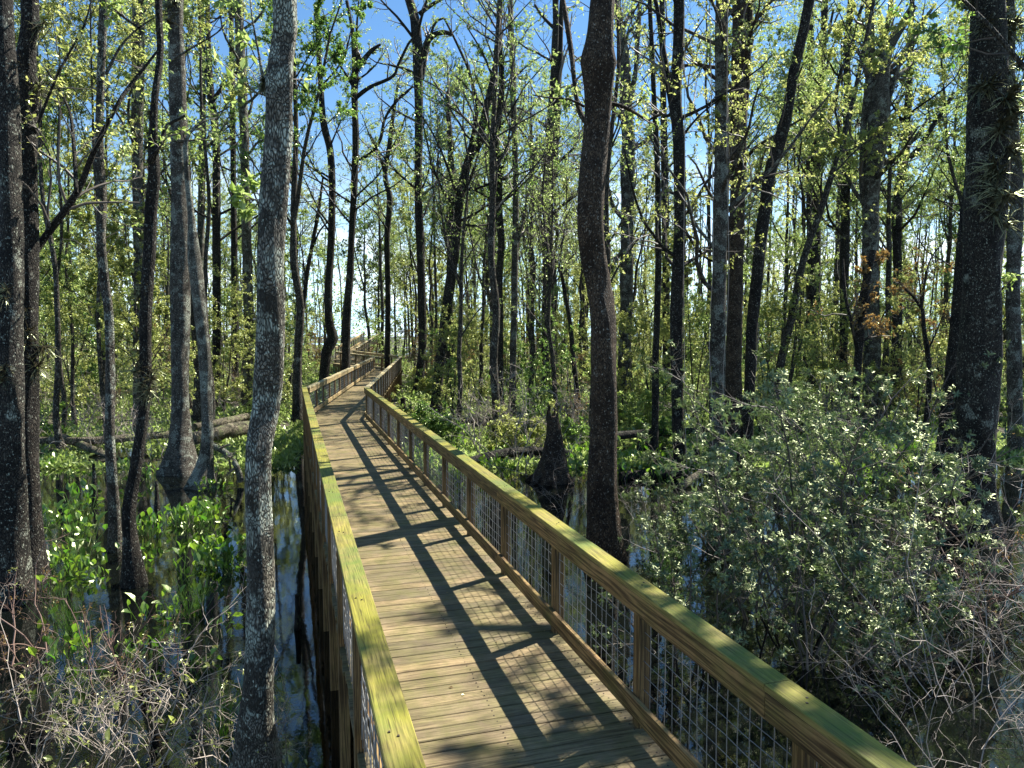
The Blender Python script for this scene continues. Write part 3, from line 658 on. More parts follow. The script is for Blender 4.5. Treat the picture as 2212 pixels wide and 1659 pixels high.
T('fine straight pole right of the crooked brown trunk', [(1412, 990, 20), (1414, 900, 15), (1416, 760, 14), (1420, 600, 14), (1418, 400, 12), (1408, 200, 10), (1400, 0, 9)], leaves=9)
T('slender bare tree standing between the railing and the wood duck pool', [(838, 838, 14), (840, 620, 13), (834, 420, 12), (842, 330, 11), (856, 250, 9), (862, 180, 6)], d=52, top=0, ncrown=8, lo=6, limbs=[[(836, 420, 6), (820, 330, 5), (800, 280, 3)], [(842, 350, 5), (862, 300, 4), (888, 230, 3)]], leaves=8) if False else None
T('slender wavering tree with sky around it above the far bend', [(836, 850, 14), (838, 640, 12), (836, 520, 12), (842, 430, 13), (832, 380, 11), (842, 310, 10), (850, 250, 8), (862, 170, 5)], d=56, top=0, ncrown=9, lo=8, limbs=[[(834, 390, 6), (818, 330, 5), (800, 290, 3)], [(842, 330, 5), (862, 290, 4), (880, 240, 3)]], leaves=9)
T('dark straight trunk rising just right of the far bend', [(972, 860, 22), (972, 600, 16), (978, 420, 14), (972, 300, 12), (966, 200, 9)], d=48, leaves=9)

# ------------------------------------------------------------------ prototypes for the woods
def tree_proto(seed, H, r, crown_lo, nl, lang, leafn, lsz, mat, lmat, twig, fork=False, lean=0.):
    rng = np.random.default_rng(seed)
    n = 12; t = np.linspace(0, 1, n)[:, None]
    P = np.hstack([np.cumsum(rng.normal(0, .10, (n, 2)), 0) + lean * t, t * (H + .4) - .4]); P[:, :2] -= P[0, :2]
    R = r * (1 - .8 * t[:, 0]); R[0] *= 1.35
    mt = MB(); p, rr = spline(np.hstack([P, R[:, None]]), .5)
    mt.tubes(p[None], rr[None], 8, disp=lumpy(rng, p, 8, .05, .25, 0.))
    PS, RS = [P], [R]
    if fork:
        s = P[5]; q, qr = strand(rng, s[None], np.array([[rng.choice([-1, 1]) * .35, rng.normal() * .2, 1.]]), np.array([H * .55]), np.array([R[5] * .75]), n, .06, .05, .2)
        mt.tubes(q, qr, 7); PS.append(q[0]); RS.append(qr[0])
    A_, Ar_ = [], []
    for q, qr in zip(PS, RS):
        a, ar = sprout(rng, q[None], qr[None], nl // len(PS), crown_lo if len(A_) == 0 else .1, lang, .16, .34, 7, .15, .10, .42, .014)
        A_.append(a); Ar_.append(ar)
    A = np.vstack(A_); Ar = np.vstack(Ar_); mt.tubes(A, Ar, 5)
    mw = MB(); ml = MB()
    B, Br = sprout(rng, A, Ar, 6, .2, .8, .32, .6, 6, .2, .05, .5, .007); mw.tubes(B, Br, 3)
    C, Cr = sprout(rng, B, Br, 5, .15, .85, .3, .65, 4, .25, .02, .55, .005); mw.tubes(C, Cr, 3)
    out = [('trunk', mt.mesh('trunk', M[mat], True)), ('branches', mw.mesh('branches', M[twig], True))]
    if leafn:
        leaf_on(rng, ml, C, leafn, lsz, .62, .05); leaf_on(rng, ml, B, max(1, leafn // 3), lsz, .62, .4)
        out.append(('crown', ml.mesh('crown', M[lmat])))
    return out
TREES = {
 'straight': [tree_proto(1, 19, .17, .38, 20, .75, 27, .098, 'bark_far', 'leaf_spring', 'twig_dark'), tree_proto(2, 22, .20, .42, 22, .8, 27, .098, 'bark_far', 'leaf_spring', 'twig_dark')],
 'forked': [tree_proto(3, 18, .20, .4, 22, .7, 27, .098, 'bark_far', 'leaf_deep', 'twig_dark', True)],
 'leaning': [tree_proto(4, 16, .15, .36, 20, .8, 27, .098, 'bark_far', 'leaf_yellow', 'twig_dark', False, 2.6)],
 'pole': [tree_proto(8, 21, .12, .62, 14, .6, 22, .098, 'bark_far', 'leaf_spring', 'twig'), tree_proto(9, 18, .10, .55, 14, .6, 20, .098, 'bark_far', 'leaf_yellow', 'twig'), tree_proto(10, 23, .14, .6, 14, .6, 20, .098, 'bark_far', 'leaf_spring', 'twig', True)],
 'bare': [tree_proto(5, 17, .15, .4, 22, .7, 1, .10, 'bark_far', 'leaf_spring', 'twig'), tree_proto(15, 15, .13, .3, 24, .6, 2, .10, 'bark_far', 'leaf_spring', 'twig', True)],
 'leafy': [tree_proto(6, 13, .11, .22, 26, .9, 26, .098, 'bark_far', 'leaf_spring', 'twig_dark'), tree_proto(7, 11, .10, .2, 26, .9, 26, .098, 'bark_far', 'leaf_yellow', 'twig_dark')],
}
def sapling_proto(seed, H, stems, leafn, lsz, lmat, twig):
    rng = np.random.default_rng(seed)
    S = np.c_[rng.normal(0, .12, (stems, 2)), np.full(stems, -.3)]
    D = np.c_[rng.normal(0, .16, (stems, 2)), np.ones(stems)]
    P, R = strand(rng, S, D, H * rng.uniform(.7, 1.05, stems), np.full(stems, .035), 9, .09, .05, .25)
    mt = MB(); mt.tubes(P, R, 6)
    mw = MB(); ml = MB()
    A, Ar = sprout(rng, P, R, 11, .12, .95, .16, .36, 6, .18, .03, .5, .009); mw.tubes(A, Ar, 4)
    B, Br = sprout(rng, A, Ar, 6, .15, .8, .3, .6, 5, .22, 0., .5, .004); mw.tubes(B, Br, 3)
    out = [('stem', mt.mesh('stem', M['bark_far'], True)), ('branches', mw.mesh('branches', M[twig], True))]
    leaf_on(rng, ml, B, leafn, lsz, .6, .05, .3); leaf_on(rng, ml, A, leafn, lsz, .6, .4, .3)
    out.append(('foliage', ml.mesh('foliage', M[lmat]))); return out
SAPS = {'green': [sapling_proto(21, 6.5, 3, 24, .085, 'leaf_spring', 'twig'), sapling_proto(22, 5.2, 4, 22, .085, 'leaf_deep', 'twig')],
        'yellow': [sapling_proto(23, 5.8, 4, 22, .085, 'leaf_yellow', 'twig'), sapling_proto(24, 7.5, 3, 24, .085, 'leaf_yellow', 'twig_dark')],
        'rusty': [sapling_proto(25, 4.8, 3, 9, .08, 'leaf_rust', 'twig_pale')]}
def shrub_proto(seed, H, stems, leafn, lsz, lmat, twig, lv=5):
    rng = np.random.default_rng(seed)
    S = np.c_[rng.normal(0, .25, (stems, 2)), np.full(stems, -.25)]
    D = np.c_[rng.normal(0, .42, (stems, 2)), np.ones(stems)]
    P, R = strand(rng, S, D, H * rng.uniform(.6, 1.1, stems), np.full(stems, .014), 7, .14, .02, .3)
    mw = MB(); mw.tubes(P, R, 4); ml = MB()
    A, Ar = sprout(rng, P, R, 6, .15, .8, .25, .5, 5, .2, .03, .55, .005); mw.tubes(A, Ar, 3)
    B, Br = sprout(rng, A, Ar, lv, .2, .8, .35, .6, 4, .2, .03, .6, .003); mw.tubes(B, Br, 3)
    leaf_on(rng, ml, B, leafn, lsz, .5, .1, .1)
    return [('stems', mw.mesh('stems', M[twig], True)), ('foliage', ml.mesh('foliage', M[lmat]))]
SHRUBS = {'green': [shrub_proto(31, 1.9, 11, 15, .10, 'leaf_spring', 'twig'), shrub_proto(32, 1.5, 12, 15, .09, 'leaf_deep', 'twig')],
          'yellow': [shrub_proto(33, 1.7, 11, 14, .10, 'leaf_yellow', 'twig')],
          'pale': [shrub_proto(34, 2.3, 12, 1, .06, 'leaf_rust', 'twig_pale', 6), shrub_proto(35, 2.8, 10, 2, .06, 'leaf_spring', 'twig_pale', 6)]}

def zone(X, Y):
    u = img_x(X, Y)
    if u < 660: return 'left of the boardwalk'
    if u < 930: return 'beyond the far bend of the boardwalk'
    if u < 1400: return 'in the middle woods right of the boardwalk'
    return 'in the right-hand woods past the crooked trunk'
rs = np.random.default_rng(5)
used = list(TREE_XY)
def shade_on_deck(X, Y, z):                 # does a crown at this height drop its shadow on the near deck?
    k = z / math.tan(SUN_EL) / np.linalg.norm(SUN_H)
    x, y = X - SUN_H[0] * k, Y - SUN_H[1] * k
    return path_dist(np.array(x), np.array(y)) < 2.6 and -2 < y < 42
def scatter(n, y0, y1, gap, clear, half=.86, bias=1.):
    out = []; tries = 0
    while len(out) < n and tries < n * 60:
        tries += 1
        Y = y0 + (y1 - y0) * rs.random() ** bias; X = rs.uniform(-half, half) * (Y + 4)
        if path_dist(np.array(X), np.array(Y)) < clear: continue
        if any((X - a) ** 2 + (Y - b) ** 2 < gap * gap for a, b in used): continue
        out.append((X, Y)); used.append((X, Y))
    return out
words = {'pole': 'slender pole-straight tree leafing only near its top', 'straight': 'tall straight dark-stemmed tree with thin spring leaves', 'forked': 'forked tree with deep green young leaves', 'leaning': 'leaning tree with yellow-green leaves',
         'bare': 'bare-twigged tree hardly in leaf', 'leafy': 'low leafy tree green almost to the ground'}
kinds = list(TREES)
for X, Y in scatter(295, 23, 112, 1.1, 2.4, bias=.85):
    u = img_x(X, Y)
    if 742 < u < 880 and Y < 75 and rs.random() < .85: continue
    k = rs.choice(kinds, p=[.22, .11, .09, .30, .10, .18])
    sh = Y < 75 and rs.random() < .8 and (shade_on_deck(X, Y, 9) or shade_on_deck(X, Y, 13))
    if sh: k = 'bare'
    if u < 660 and Y < 62 and k in ('straight', 'forked', 'leaning') and rs.random() < .6: k = 'pole'
    z = zone(X, Y); pr = TREES[k][rs.integers(len(TREES[k]))]
    gz_ = max(float(ground_z(np.array(X), np.array(Y))), WATER - .3)
    put(pr, 'woodland_tree', words[k] + ' ' + z, 'tree', (X, Y, gz_), rs.uniform(0, 6.28), 'background trees, ' + k + ', ' + z, rs.uniform(.75, 1.2))
w2 = {'green': 'leafy green understory sapling', 'yellow': 'yellow-green understory sapling', 'rusty': 'rusty pinkish-leaved sapling'}
for X, Y in scatter(170, 30, 90, 1.0, 2.2, bias=.8):
    u = img_x(X, Y)
    if 742 < u < 880 and Y < 60 and rs.random() < .6: continue
    k = rs.choice(list(w2), p=[.5, .38, .12])
    z = zone(X, Y); pr = SAPS[k][rs.integers(len(SAPS[k]))]
    put(pr, 'sapling', w2[k] + ' ' + z, 'sapling', (X, Y, max(float(ground_z(np.array(X), np.array(Y))), WATER)), rs.uniform(0, 6.28), 'saplings, ' + k + ', ' + z, rs.uniform(.65, 1.25))
w3 = {'green': 'rounded green shrub on the swamp floor', 'yellow': 'yellow-green shrub on the swamp floor', 'pale': 'pale bare-twigged shrub on the swamp floor'}
for X, Y in scatter(170, 24, 80, .9, 1.9, bias=1.0):
    k = rs.choice(list(w3), p=[.4, .25, .35])
    z = zone(X, Y); pr = SHRUBS[k][rs.integers(len(SHRUBS[k]))]
    put(pr, 'shrub', w3[k] + ' ' + z, 'shrub', (X, Y, max(float(ground_z(np.array(X), np.array(Y))), WATER)), rs.uniform(0, 6.28), 'shrubs, ' + k + ', ' + z, rs.uniform(.7, 1.25))

w4 = {'y': ('yellow', 0, 'yellow-green leafy sapling'), 'Y': ('yellow', 1, 'tall yellow-green sapling'), 'g': ('green', 0, 'fresh green sapling'), 'r': ('rusty', 0, 'rusty-leaved sapling')}
for x, y, k, s_, lb in [(1690, 935, 'y', 1.15, 'right of the white-spotted leaning trunk'), (1785, 915, 'Y', 1.0, 'just right of the heavy forked trunk'), (1905, 925, 'y', 1.2, 'before the broad crown-forking trunk'), (1965, 935, 'r', 1.3, 'left of the snaking sapling'), (2045, 945, 'Y', .95, 'behind the trunk tucked by the shaggy one'),
        (1652, 925, 'g', 1.0, 'at the foot of the leaning white-spotted trunk'), (1500, 915, 'g', 1.05, 'between the draped trunk and the close pair'), (1405, 900, 'y', 1.0, 'behind the fine straight pole'), (1165, 890, 'g', 1.0, 'before the thick double trunk'), (1025, 885, 'y', .9, 'right of the dark leaning forked trunk'), (1225, 885, 'y', .95, 'behind the conical stump'),
        (150, 905, 'y', 1.1, 'behind the pale log at far left'), (350, 885, 'Y', .9, 'between the forked tree and the flared trunk'), (485, 900, 'y', 1.1, 'behind the upper pale log'), (590, 905, 'y', 1.0, 'in the gap between the pale lichened trunk and the railing'), (250, 890, 'g', 1.0, 'behind the slim grey trunk at left'), (2130, 900, 'y', 1.2, 'behind the massive shaggy trunk'), (1835, 900, 'r', 1.2, 'behind the thin dark tree')]:
    p = at_level(x, y, WATER); kk, ii, ww = w4[k]
    if path_dist(p[0], p[1]) < 1.7: continue
    put(SAPS[kk][ii], 'sapling', ww + ' ' + lb, 'sapling', p, rs.uniform(0, 6.28), None, s_)

# far woods that read as one mass
rf = np.random.default_rng(77); mb = MB()
n = 150000; Y = rf.uniform(108, 150, n); X = rf.uniform(-.95, .95, n) * Y
z = WATER + 17 * rf.random(n) ** 1.3
cl_ = np.sin(X * .35) * np.sin(Y * .3 + X * .11) + .6 * np.sin(z * .6 + X * .5)
kp = cl_ > rf.uniform(-1.2, 1.0, n); p = np.c_[X, Y, z][kp]
mb.leaves(p, rf.normal(size=p.shape), rf.normal(size=p.shape), rf.uniform(.2, .48, len(p)), .26)
fw = tag(link('far_woods', mb.mesh('far_woods', M['leaf_spring'])), 'far mass of thin stems and pale spring foliage closing the woods', 'woods', kind='stuff')
mb = MB(); n = 420; Y = rf.uniform(82, 140, n); X = rf.uniform(-.82, .82, n) * Y
k_ = (path_dist(X, Y) > 3) & ~((img_x(X, Y) > 742) & (img_x(X, Y) < 870)); X, Y = X[k_], Y[k_]; n = len(X)
P, R = strand(rf, np.c_[X, Y, np.full(n, WATER - .3)], np.c_[rf.normal(0, .05, (n, 2)), np.ones(n)], rf.uniform(14, 24, n), rf.uniform(.07, .2, n), 9, .035, .02, .35)
mb.tubes(P, R, 6)
link('far_trunks', mb.mesh('far_trunks', M['bark_far'], True), fw)

put(TREES['forked'][0], 'woodland_tree', 'forked tree beside the near railing just past the massive shaggy trunk', 'tree', (8.9, 11.6, WATER), 1.2, None, .92)
# ------------------------------------------------------------------ swamp floor plants
def water_plant(seed, n, H, L):
    rng = np.random.default_rng(seed); mw = MB(); ml = MB()
    S = np.c_[rng.normal(0, .12, (n, 2)), np.full(n, -.15)]; D = np.c_[rng.normal(0, .38, (n, 2)), np.ones(n)]
    P, R = strand(rng, S, D, H * rng.uniform(.5, 1.1, n), np.full(n, .007), 5, .08, 0, .6); mw.tubes(P, R, 4)
    tip = P[:, -1]; T_ = unit(P[:, -1] - P[:, -2])
    D = unit(T_ * .6 + rng.normal(size=T_.shape) * .45 + np.array([0, 0, .15]))
    U = unit(rng.normal(size=D.shape) * .7 + np.array([0, 0, .8]))
    l = L * rng.uniform(.6, 1.25, n)
    ml.leaves(tip, D, U, l, l * .58, .2, True)
    return [('stems', mw.mesh('stems', M['leaf_water'], True)), ('leaves', ml.mesh('leaves', M['leaf_water']))]
WP = [water_plant(41, 11, .42, .18), water_plant(42, 8, .32, .15), water_plant(43, 15, .45, .16)]
def wp(x, y, s=1.):
    p = at_level(x, y, WATER)
    if path_dist(p[0], p[1]) < 1.35: return
    z = 'left of the pale lichened trunk' if x < 640 else ('between the railing and the stump' if x < 1330 else 'among the trunks at right')
    put(WP[rs.integers(3)], 'water_plant', 'broad-leaved green water plant standing in the pool ' + z, 'water plant', (p[0], p[1], WATER), rs.uniform(0, 6.28), 'water plants ' + z, s * rs.uniform(.75, 1.3))
for _ in range(120):
    x = rs.uniform(70, 545); y = 1010 + 240 * rs.random() ** .9
    if (190 < x < 290 and y > 1080) or (330 < x < 400 and y > 1150): continue
    if math.sin(x * .045) + math.sin(y * .05 + x * .02) < -.35: continue
    wp(x, y)
for _ in range(14): wp(rs.uniform(60, 540), rs.uniform(1230, 1480), .8)
for _ in range(95): wp(rs.uniform(880, 1560), 885 + 160 * rs.random() ** .9, 1.05)
for _ in range(50): wp(rs.uniform(1830, 2040), rs.uniform(900, 1050), 1.1)
for x, y in ((672, 1500), (668, 1560), (655, 1470), (690, 1430)): wp(x, y, .8)

rl = np.random.default_rng(3); mb = MB(); n = 170
a_ = rl.uniform(1.5, 23, n); o_ = np.where(rl.random(n) < .5, rl.uniform(.5, 2.25, n), rl.choice([.55, 2.15], n) + rl.normal(0, .05, n))
p = np.array([[*sec1(a, o), .006] for a, o in zip(a_, o_)]); d = np.c_[rl.normal(size=(n, 2)), rl.normal(0, .06, n)]
mb.leaves(p, d, np.array([0, 0, 1.]) + rl.normal(0, .15, (n, 3)), rl.uniform(.012, .05, n), .018, .12)
tag(link('leaf_litter', mb.mesh('leaf_litter', M['leaf_rust'])), 'scattered dry leaf bits lying on the deck boards', 'leaf litter', kind='stuff')
rg = np.random.default_rng(91); mb = MB()
n = 220000; Y = 21 + 75 * rg.random(n) ** 1.3; X = rg.uniform(-.85, .85, n) * (Y + 3)
c = np.sin(X * .8 + 2 * np.sin(Y * .3)) + np.sin(Y * .9 + X * .25) + .5 * np.sin(X * 2.1)
ok = (path_dist(X, Y) > 1.25) & (c > rg.uniform(-1.6, 1.2, n)); X, Y = X[ok], Y[ok]
z = np.maximum(ground_z(X, Y), WATER) + np.clip((Y - 20) / 20, .15, 1) * .5 * rg.random(len(X)) ** 1.5
p = np.c_[X, Y, z]; d = unit(rg.normal(size=p.shape) * np.array([1, 1, .5]) + np.array([0, 0, .9]))
l = rg.uniform(.08, .22, len(X)) * (1 + Y / 90)
mb.leaves(p, d, unit(rg.normal(size=p.shape) + np.array([0, 0, .4])), l, l * .45)
tag(link('ground_cover', mb.mesh('ground_cover', M['leaf_spring'])), 'carpet of low green plants over the swamp floor', 'ground cover', kind='stuff')

# ------------------------------------------------------------------ near shrubs
def evergreen(seed, H, spread, stems):
    rng = np.random.default_rng(seed); mw = MB(); ml = MB()
    S = np.c_[rng.normal(0, .18, (stems, 2)), np.full(stems, -.3)]
    D = np.c_[rng.normal(0, spread, (stems, 2)), np.ones(stems)]
    P, R = strand(rng, S, D, H * rng.uniform(.55, 1.1, stems), np.full(stems, .02), 9, .13, .01, .3); mw.tubes(P, R, 6)
    A, Ar = sprout(rng, P, R, 9, .18, .85, .2, .42, 6, .2, .05, .5, .006); mw.tubes(A, Ar, 4)
    B, Br = sprout(rng, A, Ar, 8, .2, .8, .3, .55, 5, .2, .08, .55, .0035); mw.tubes(B, Br, 3)
    cl = np.sin(B[:, -1] @ np.array([3.1, 1.7, 2.3])) + np.sin(B[:, -1] @ np.array([-2.2, 2.9, 3.7]))
    B = B[cl > -.75]
    # whorls of narrow leaves at the twig ends
    for Q in (B, A):
        tip = Q[:, -1]; T_ = unit(Q[:, -1] - Q[:, -2]); k = 13
        S2 = np.repeat(tip, k, 0) - np.repeat(T_, k, 0) * rng.uniform(0, .07, (len(tip) * k, 1)); T2 = np.repeat(T_, k, 0)
        D2_ = unit(T2 * rng.uniform(.1, .9, (len(S2), 1)) + rand_perp(rng, T2))
        l = rng.uniform(.045, .085, len(S2))
        ml.leaves(S2, D2_, unit(T2 + rng.normal(size=T2.shape) * .25), l, l * .32, .12, True)
    return [('stems', mw.mesh('stems', M['twig'], True)), ('foliage', ml.mesh('foliage', M['leaf_evergreen']))]
EV = [evergreen(51, 2.8, .30, 7), evergreen(52, 2.3, .36, 7), evergreen(53, 3.2, .26, 8)]
evs = [(1490, 1410, 0, .78, 'dense evergreen bush just outside the railing in front of the grass clump'), (1630, 1330, 2, .92, 'tall dense evergreen bush in the middle of the right thicket'), (1745, 1430, 0, .82, 'dense evergreen bush hanging over the railing corner'),
       (1830, 1290, 2, 1.2, 'tall glossy evergreen bush left of the thin dark tree'), (1900, 1440, 1, .95, 'glossy evergreen bush with sky-lit water below'), (1560, 1190, 1, 1.0, 'rounded evergreen bush beside the pale leaning log'), (1690, 1170, 2, 1.2, 'tall bush behind the evergreen thicket, topmost foliage'),
       (1965, 1290, 2, 1.05, 'evergreen bush at the edge of the bare twigs'), (1440, 1200, 1, .7, 'small pale bush right behind the crooked trunk'), (1790, 1120, 2, 1.35, 'bush at the back of the thicket below the heavy forked trunk')]
for x, y, k, s, lb in evs:
    p = at_level(x, y, WATER); put(EV[k], 'evergreen_bush', lb, 'bush', p, rs.uniform(0, 6.28), None, s)
# a few more out where only the sun and a side step reach
def bare(seed, H, stems, spread, mat, leafn=0, lmat='leaf_yellow', lsz=.085, r=.011, arch=-.03, base=.2, fat=1.):
    rng = np.random.default_rng(seed); mw = MB(); ml = MB()
    S = np.c_[rng.normal(0, base, (stems, 2)), np.full(stems, -.25)]
    D = np.c_[rng.normal(0, spread, (stems, 2)), np.ones(stems)]
    P, R = strand(rng, S, D, H * rng.uniform(.5, 1.15, stems), r * rng.uniform(.5, 1.2, stems), 12, .19, arch, .3); mw.tubes(P, R, 5)
    A, Ar = sprout(rng, P, R, 5, .2, .8, .25, .5, 8, .2, -.01, .55, .0035 * fat); mw.tubes(A, Ar, 4)
    B, Br = sprout(rng, A, Ar, 4, .15, .85, .3, .6, 6, .18, 0, .6, .0024 * fat); mw.tubes(B, Br, 3)
    C, Cr = sprout(rng, B[::3], Br[::3], 3, .2, .8, .3, .6, 4, .14, 0, .6, .0016 * fat); mw.tubes(C, Cr, 3)
    out = [('twigs', mw.mesh('twigs', M[mat], True))]
    if leafn:
        sel = rng.random(len(B)) < .16; leaf_on(rng, ml, B[sel], leafn, lsz, .5, .3, .1, 1., True)
        sel = rng.random(len(C)) < .6; leaf_on(rng, ml, C[sel], 3, .028, .5, .3, .1)
        out.append(('leaves', ml.mesh('leaves', M[lmat])))
    return out
BS = [bare(61, 1.9, 7, .5, 'twig_pale', 1, r=.0065), bare(62, 1.6, 8, .62, 'twig_pale', 1, r=.0065), bare(63, 2.0, 11, .25, 'twig_pale', 1, r=.0075), bare(64, 3.0, 9, .62, 'twig_pale', 0, r=.0065), bare(65, 2.6, 12, .5, 'twig_red', 1, 'leaf_rust', .035), bare(66, 1.5, 12, .4, 'twig_red', 1, 'leaf_rust', .035), bare(67, 3.2, 16, .5, 'twig_pale', 0, r=.018, fat=2.2, base=.6)]
bss = [(60, 1580, 1, 1., 'pale twiggy shrub over dark water in the lower left corner'), (190, 1640, 0, 1., 'pale arching bare shrub with a few lit leaves at lower left'), (330, 1600, 2, .95, 'tall pale shrub with upright canes at lower left'),
       (430, 1690, 0, 1., 'clump of pale upright canes left of the leaning lichened trunk foot'), (520, 1660, 2, .8, 'thin cane shrub at the foot of the lichened trunk'), (250, 1480, 5, 1., 'low reddish twig shrub in the left pool'), (60, 1430, 5, 1.1, 'low reddish twig shrub at the left edge under the brown trunk'), (140, 1720, 1, 1.1, 'tangle of pale twigs along the bottom edge at left'),
       (2130, 1560, 3, 1.05, 'pale bare shrub with long crossing twigs at lower right'), (2080, 1700, 3, .95, 'pale bare shrub cut by the bottom edge at right'), (2200, 1440, 3, 1.1, 'pale bare shrub at the right edge under the reddish one'), (2180, 1290, 4, 1.25, 'reddish twiggy shrub before the massive shaggy trunk'), (2110, 1330, 4, 1., 'reddish twiggy shrub lower left of the massive trunk'), (2000, 1500, 3, .8, 'pale bare shrub between evergreen bushes and the corner'),
       (170, 975, 6, .95, 'pale leafless brush behind the logs at far left'), (340, 985, 6, .8, 'pale leafless brush between the forked tree and the flared trunk'), (1130, 1010, 6, 1.0, 'pale leafless brush left of the stump'), (1070, 960, 6, 1.0, 'spray of pale leafless twigs beside the middle logs'), (1380, 1130, 3, .6, 'pale dry twigs right behind the crooked trunk'), (1230, 1110, 3, .6, 'pale dry twigs in front of the stump')]
for x, y, k, s, lb in bss:
    p = at_level(x, y, WATER); put(BS[k], 'bare_shrub', lb, 'shrub', p, rs.uniform(0, 6.28), None, s)

# grass clumps
def grass(seed, n, H):
    rng = np.random.default_rng(seed); ml = MB()
    S = np.c_[rng.normal(0, .1, (n, 2)), np.full(n, -.1)]; D = np.c_[rng.normal(0, .3, (n, 2)), np.ones(n)]
    P, R = strand(rng, S, D, H * rng.uniform(.5, 1.1, n), np.full(n, .0045), 6, .06, -.09, .1); ml.tubes(P, R, 3)
    return ml.mesh('grass_clump', M['leaf_water'])
g1 = grass(71, 60, .9)
for x, y, lb in ((1480, 1190, 'tall grass clump beside the crooked trunk'), (1430, 1250, 'grass clump right behind the railing'), (150, 1370, 'fine grass clump in the blue pool at left'), (420, 1330, 'grass clump at left with blue water around it'), (1540, 1130, 'grass clump at the foot of the close pair of trunks'), (480, 1580, 'grass clump beside the upright canes')):
    p = at_level(x, y, WATER); o = link('grass_clump', g1, None, p); o.rotation_euler = (0, 0, rs.uniform(0, 6)); tag(o, lb, 'grass clump')

# ------------------------------------------------------------------ logs, stump, knees, snag, vines
def log(label, pts, z0, mat='log', nm='fallen_log', k=12):
    rng = np.random.default_rng(int(pts[0][0])); rows = []
    for i_, (x, y, wd) in enumerate(pts):
        p = at_level(x, y, z0[i_]); rows.append([*p, wd * .5 * p[1] / FPX])
    P, R = spline(rows, .15); b = P[len(P) // 2].copy(); mb = MB()
    mb.tubes(P[None], R[None], k, True, lumpy(rng, P, k, .10))
    return tag(link(nm, mb.mesh(nm, M[mat], True, b), None, b), label, 'log')
log('long pale fallen log lying behind the left trunks', [(60, 950, 15), (180, 952, 17), (300, 944, 16), (400, 935, 17)], [-.82] * 4)
log('pale fallen log right of the flared trunk foot', [(415, 948, 26), (500, 930, 30), (560, 918, 26)], [-.78] * 3)
log('upper pale fallen log right of the flared trunk', [(420, 922, 16), (500, 908, 18), (570, 890, 14)], [-.75] * 3)
log('broken branch slanting into the water at left', [(136, 942, 12), (180, 962, 17), (242, 990, 15)], [-.75, -.95, -1.25])
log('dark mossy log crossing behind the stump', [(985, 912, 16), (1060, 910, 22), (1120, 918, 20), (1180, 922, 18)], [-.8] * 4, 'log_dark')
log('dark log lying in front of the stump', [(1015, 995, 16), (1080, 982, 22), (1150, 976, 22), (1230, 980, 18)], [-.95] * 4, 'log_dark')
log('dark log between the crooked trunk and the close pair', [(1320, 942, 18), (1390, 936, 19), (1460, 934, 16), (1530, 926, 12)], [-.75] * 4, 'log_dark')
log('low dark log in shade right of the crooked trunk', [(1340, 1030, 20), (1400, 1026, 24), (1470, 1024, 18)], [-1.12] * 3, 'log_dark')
log('pale lichened log slanting up beside the close pair', [(1470, 1052, 16), (1520, 1018, 17), (1580, 985, 16)], [-1.15, -.95, -.75])
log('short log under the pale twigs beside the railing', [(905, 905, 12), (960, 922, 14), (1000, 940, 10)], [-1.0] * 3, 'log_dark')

def stump(label, x, y, wb, wt, h, nm='tree_stump', cat='stump', mat='bark_brown', k=22, flute=.18):
    p = at_level(x, y, WATER); d = p[1]; rng = np.random.default_rng(int(x))
    rb, rt = wb * .5 * d / FPX, wt * .5 * d / FPX
    t = np.linspace(-.12, 1, 18); P = np.c_[.10 * rb * np.sin(t * 3), np.zeros(18), t * h]
    R = rt + (rb - rt) * np.clip(1 - t, 0, 1.2) ** 1.35
    dp = lumpy(rng, P, k, .08, flute, 0.)
    mb = MB(); mb.tubes(P[None], R[None], k, True, dp)
    if nm == 'tree_stump':
        th = rng.uniform(0, 6.28, 16); m = len(th); q = np.c_[rt * .85 * np.cos(th), rt * .85 * np.sin(th), np.full(m, h - .12)] + P[-1] * np.array([1, 1, 0])
        A, Ar = strand(rng, q, np.c_[rng.normal(0, .1, (m, 2)), np.ones(m)], rng.uniform(.12, .5, m), np.full(m, rt * .3), 4, .06, 0, .1); mb.tubes(A, Ar, 5)
        th = np.arange(7) * .9 + .3; m = 7; q = np.c_[rb * .7 * np.cos(th), rb * .7 * np.sin(th), np.full(m, .25)]
        A, Ar = strand(rng, q, np.c_[np.cos(th), np.sin(th), np.full(m, -.9)], np.full(m, .55), np.full(m, .09), 5, .12, 0, .5); mb.tubes(A, Ar, 6)
    o = link(nm, mb.mesh(nm, M[mat], True), None, (p[0], p[1], WATER)); return tag(o, label, cat)
stump('broken conical cypress stump standing among pale twigs', 1192, 1040, 78, 26, 1.72)
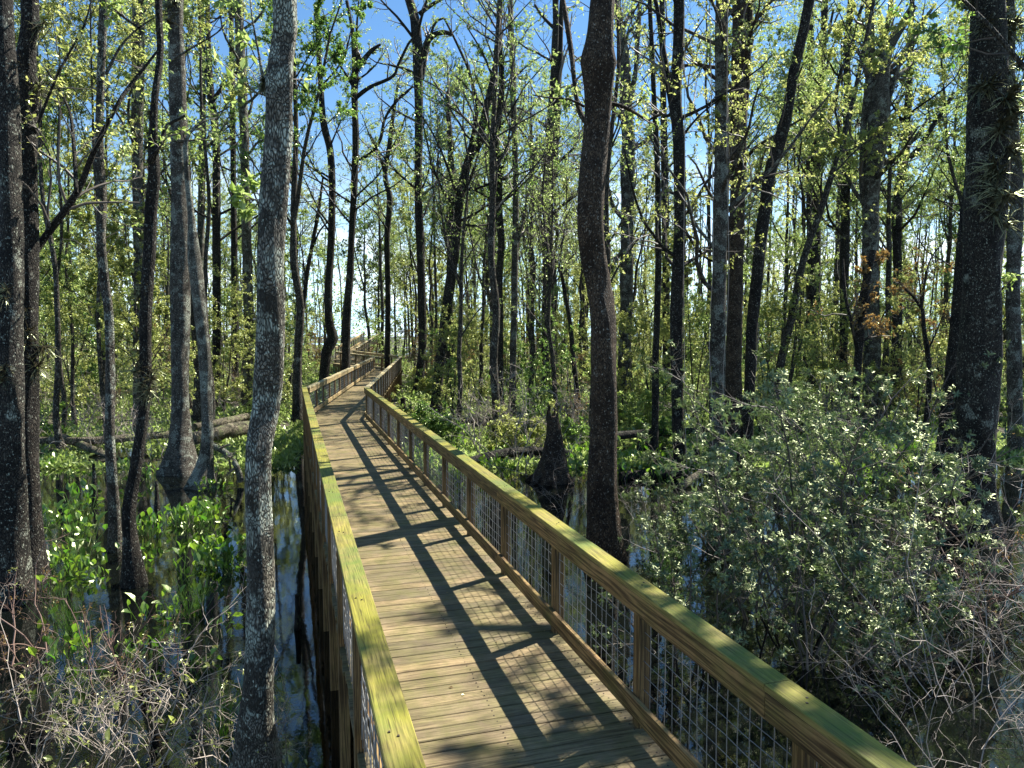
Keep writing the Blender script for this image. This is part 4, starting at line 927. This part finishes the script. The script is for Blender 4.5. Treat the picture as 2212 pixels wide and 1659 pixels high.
for i_, (x, y, wb, wt, h, lb) in enumerate([(1397, 985, 20, 6, .62, 'pointed cypress knee beside the fine straight pole'), (1380, 978, 16, 5, .4, 'small cypress knee left of the pointed one'), (1432, 1000, 26, 8, .5, 'blunt cypress knee beside the trunk draped in leaves'), (1408, 1010, 22, 10, .9, 'tall dark cypress knee near the low log'), (1505, 1000, 22, 7, .5, 'cypress knee left of the pale trunk of the close pair'),
        (1888, 1060, 16, 8, .5, 'dark cypress knee in the bright green plants at right'), (1835, 1080, 20, 8, .55, 'cypress knee at the foot of the thin dark tree'), (205, 1085, 14, 6, .9, 'thin dark broken stub in the left pool'), (340, 1120, 16, 6, .8, 'dark pointed knee right of the lichened tree foot'), (1960, 1040, 14, 6, .45, 'small dark knee left of the snaking sapling'), (870, 890, 14, 12, .7, 'short cut post stub behind the railing'), (2010, 1130, 30, 10, .9, 'dark knee below the leaning trunk at right')]):
    stump(lb, x, y, wb, wt, h, 'cypress_knee', 'cypress knee', 'bark_dark', 12, .1)
stump('dark waterlogged stick standing in the pool beside the boardwalk', 643, 1359, 15, 9, .47, 'water_snag', 'snag', 'log_dark', 10, 0.)

def vine(label, pts, d):
    rows = [[*at_depth(x, y, d + .3 * math.sin(y * .01)), .009] for x, y in pts]
    P, R = spline(rows, .2); b = P[-1].copy(); mb = MB(); mb.tubes(P[None], R[None], 5)
    return tag(link('hanging_vine', mb.mesh('hanging_vine', M['twig_pale'], True, b), None, b), label, 'vine')
vine('thin pale vine hanging down the left of the pale trunk', [(1532, -20), (1538, 300), (1540, 560), (1532, 730), (1538, 860), (1540, 1020)], 19.6)
vine('thin pale vine between the two trunks of the close pair', [(1572, -20), (1570, 300), (1574, 600), (1562, 820), (1568, 1000), (1566, 1020)], 19.8)
vine('fine vine hanging before the draped dark trunk', [(1478, -20), (1479, 300), (1477, 600), (1480, 900), (1484, 1020)], 20.)
vine('pale vine dangling along the dark leaning trunk', [(1640, 700), (1630, 830), (1618, 980), (1620, 1010)], 21.3)
vine('thin pale vine beside the dark tree left of the railing', [(643, 560), (640, 680), (632, 780), (628, 870)], 32.5)
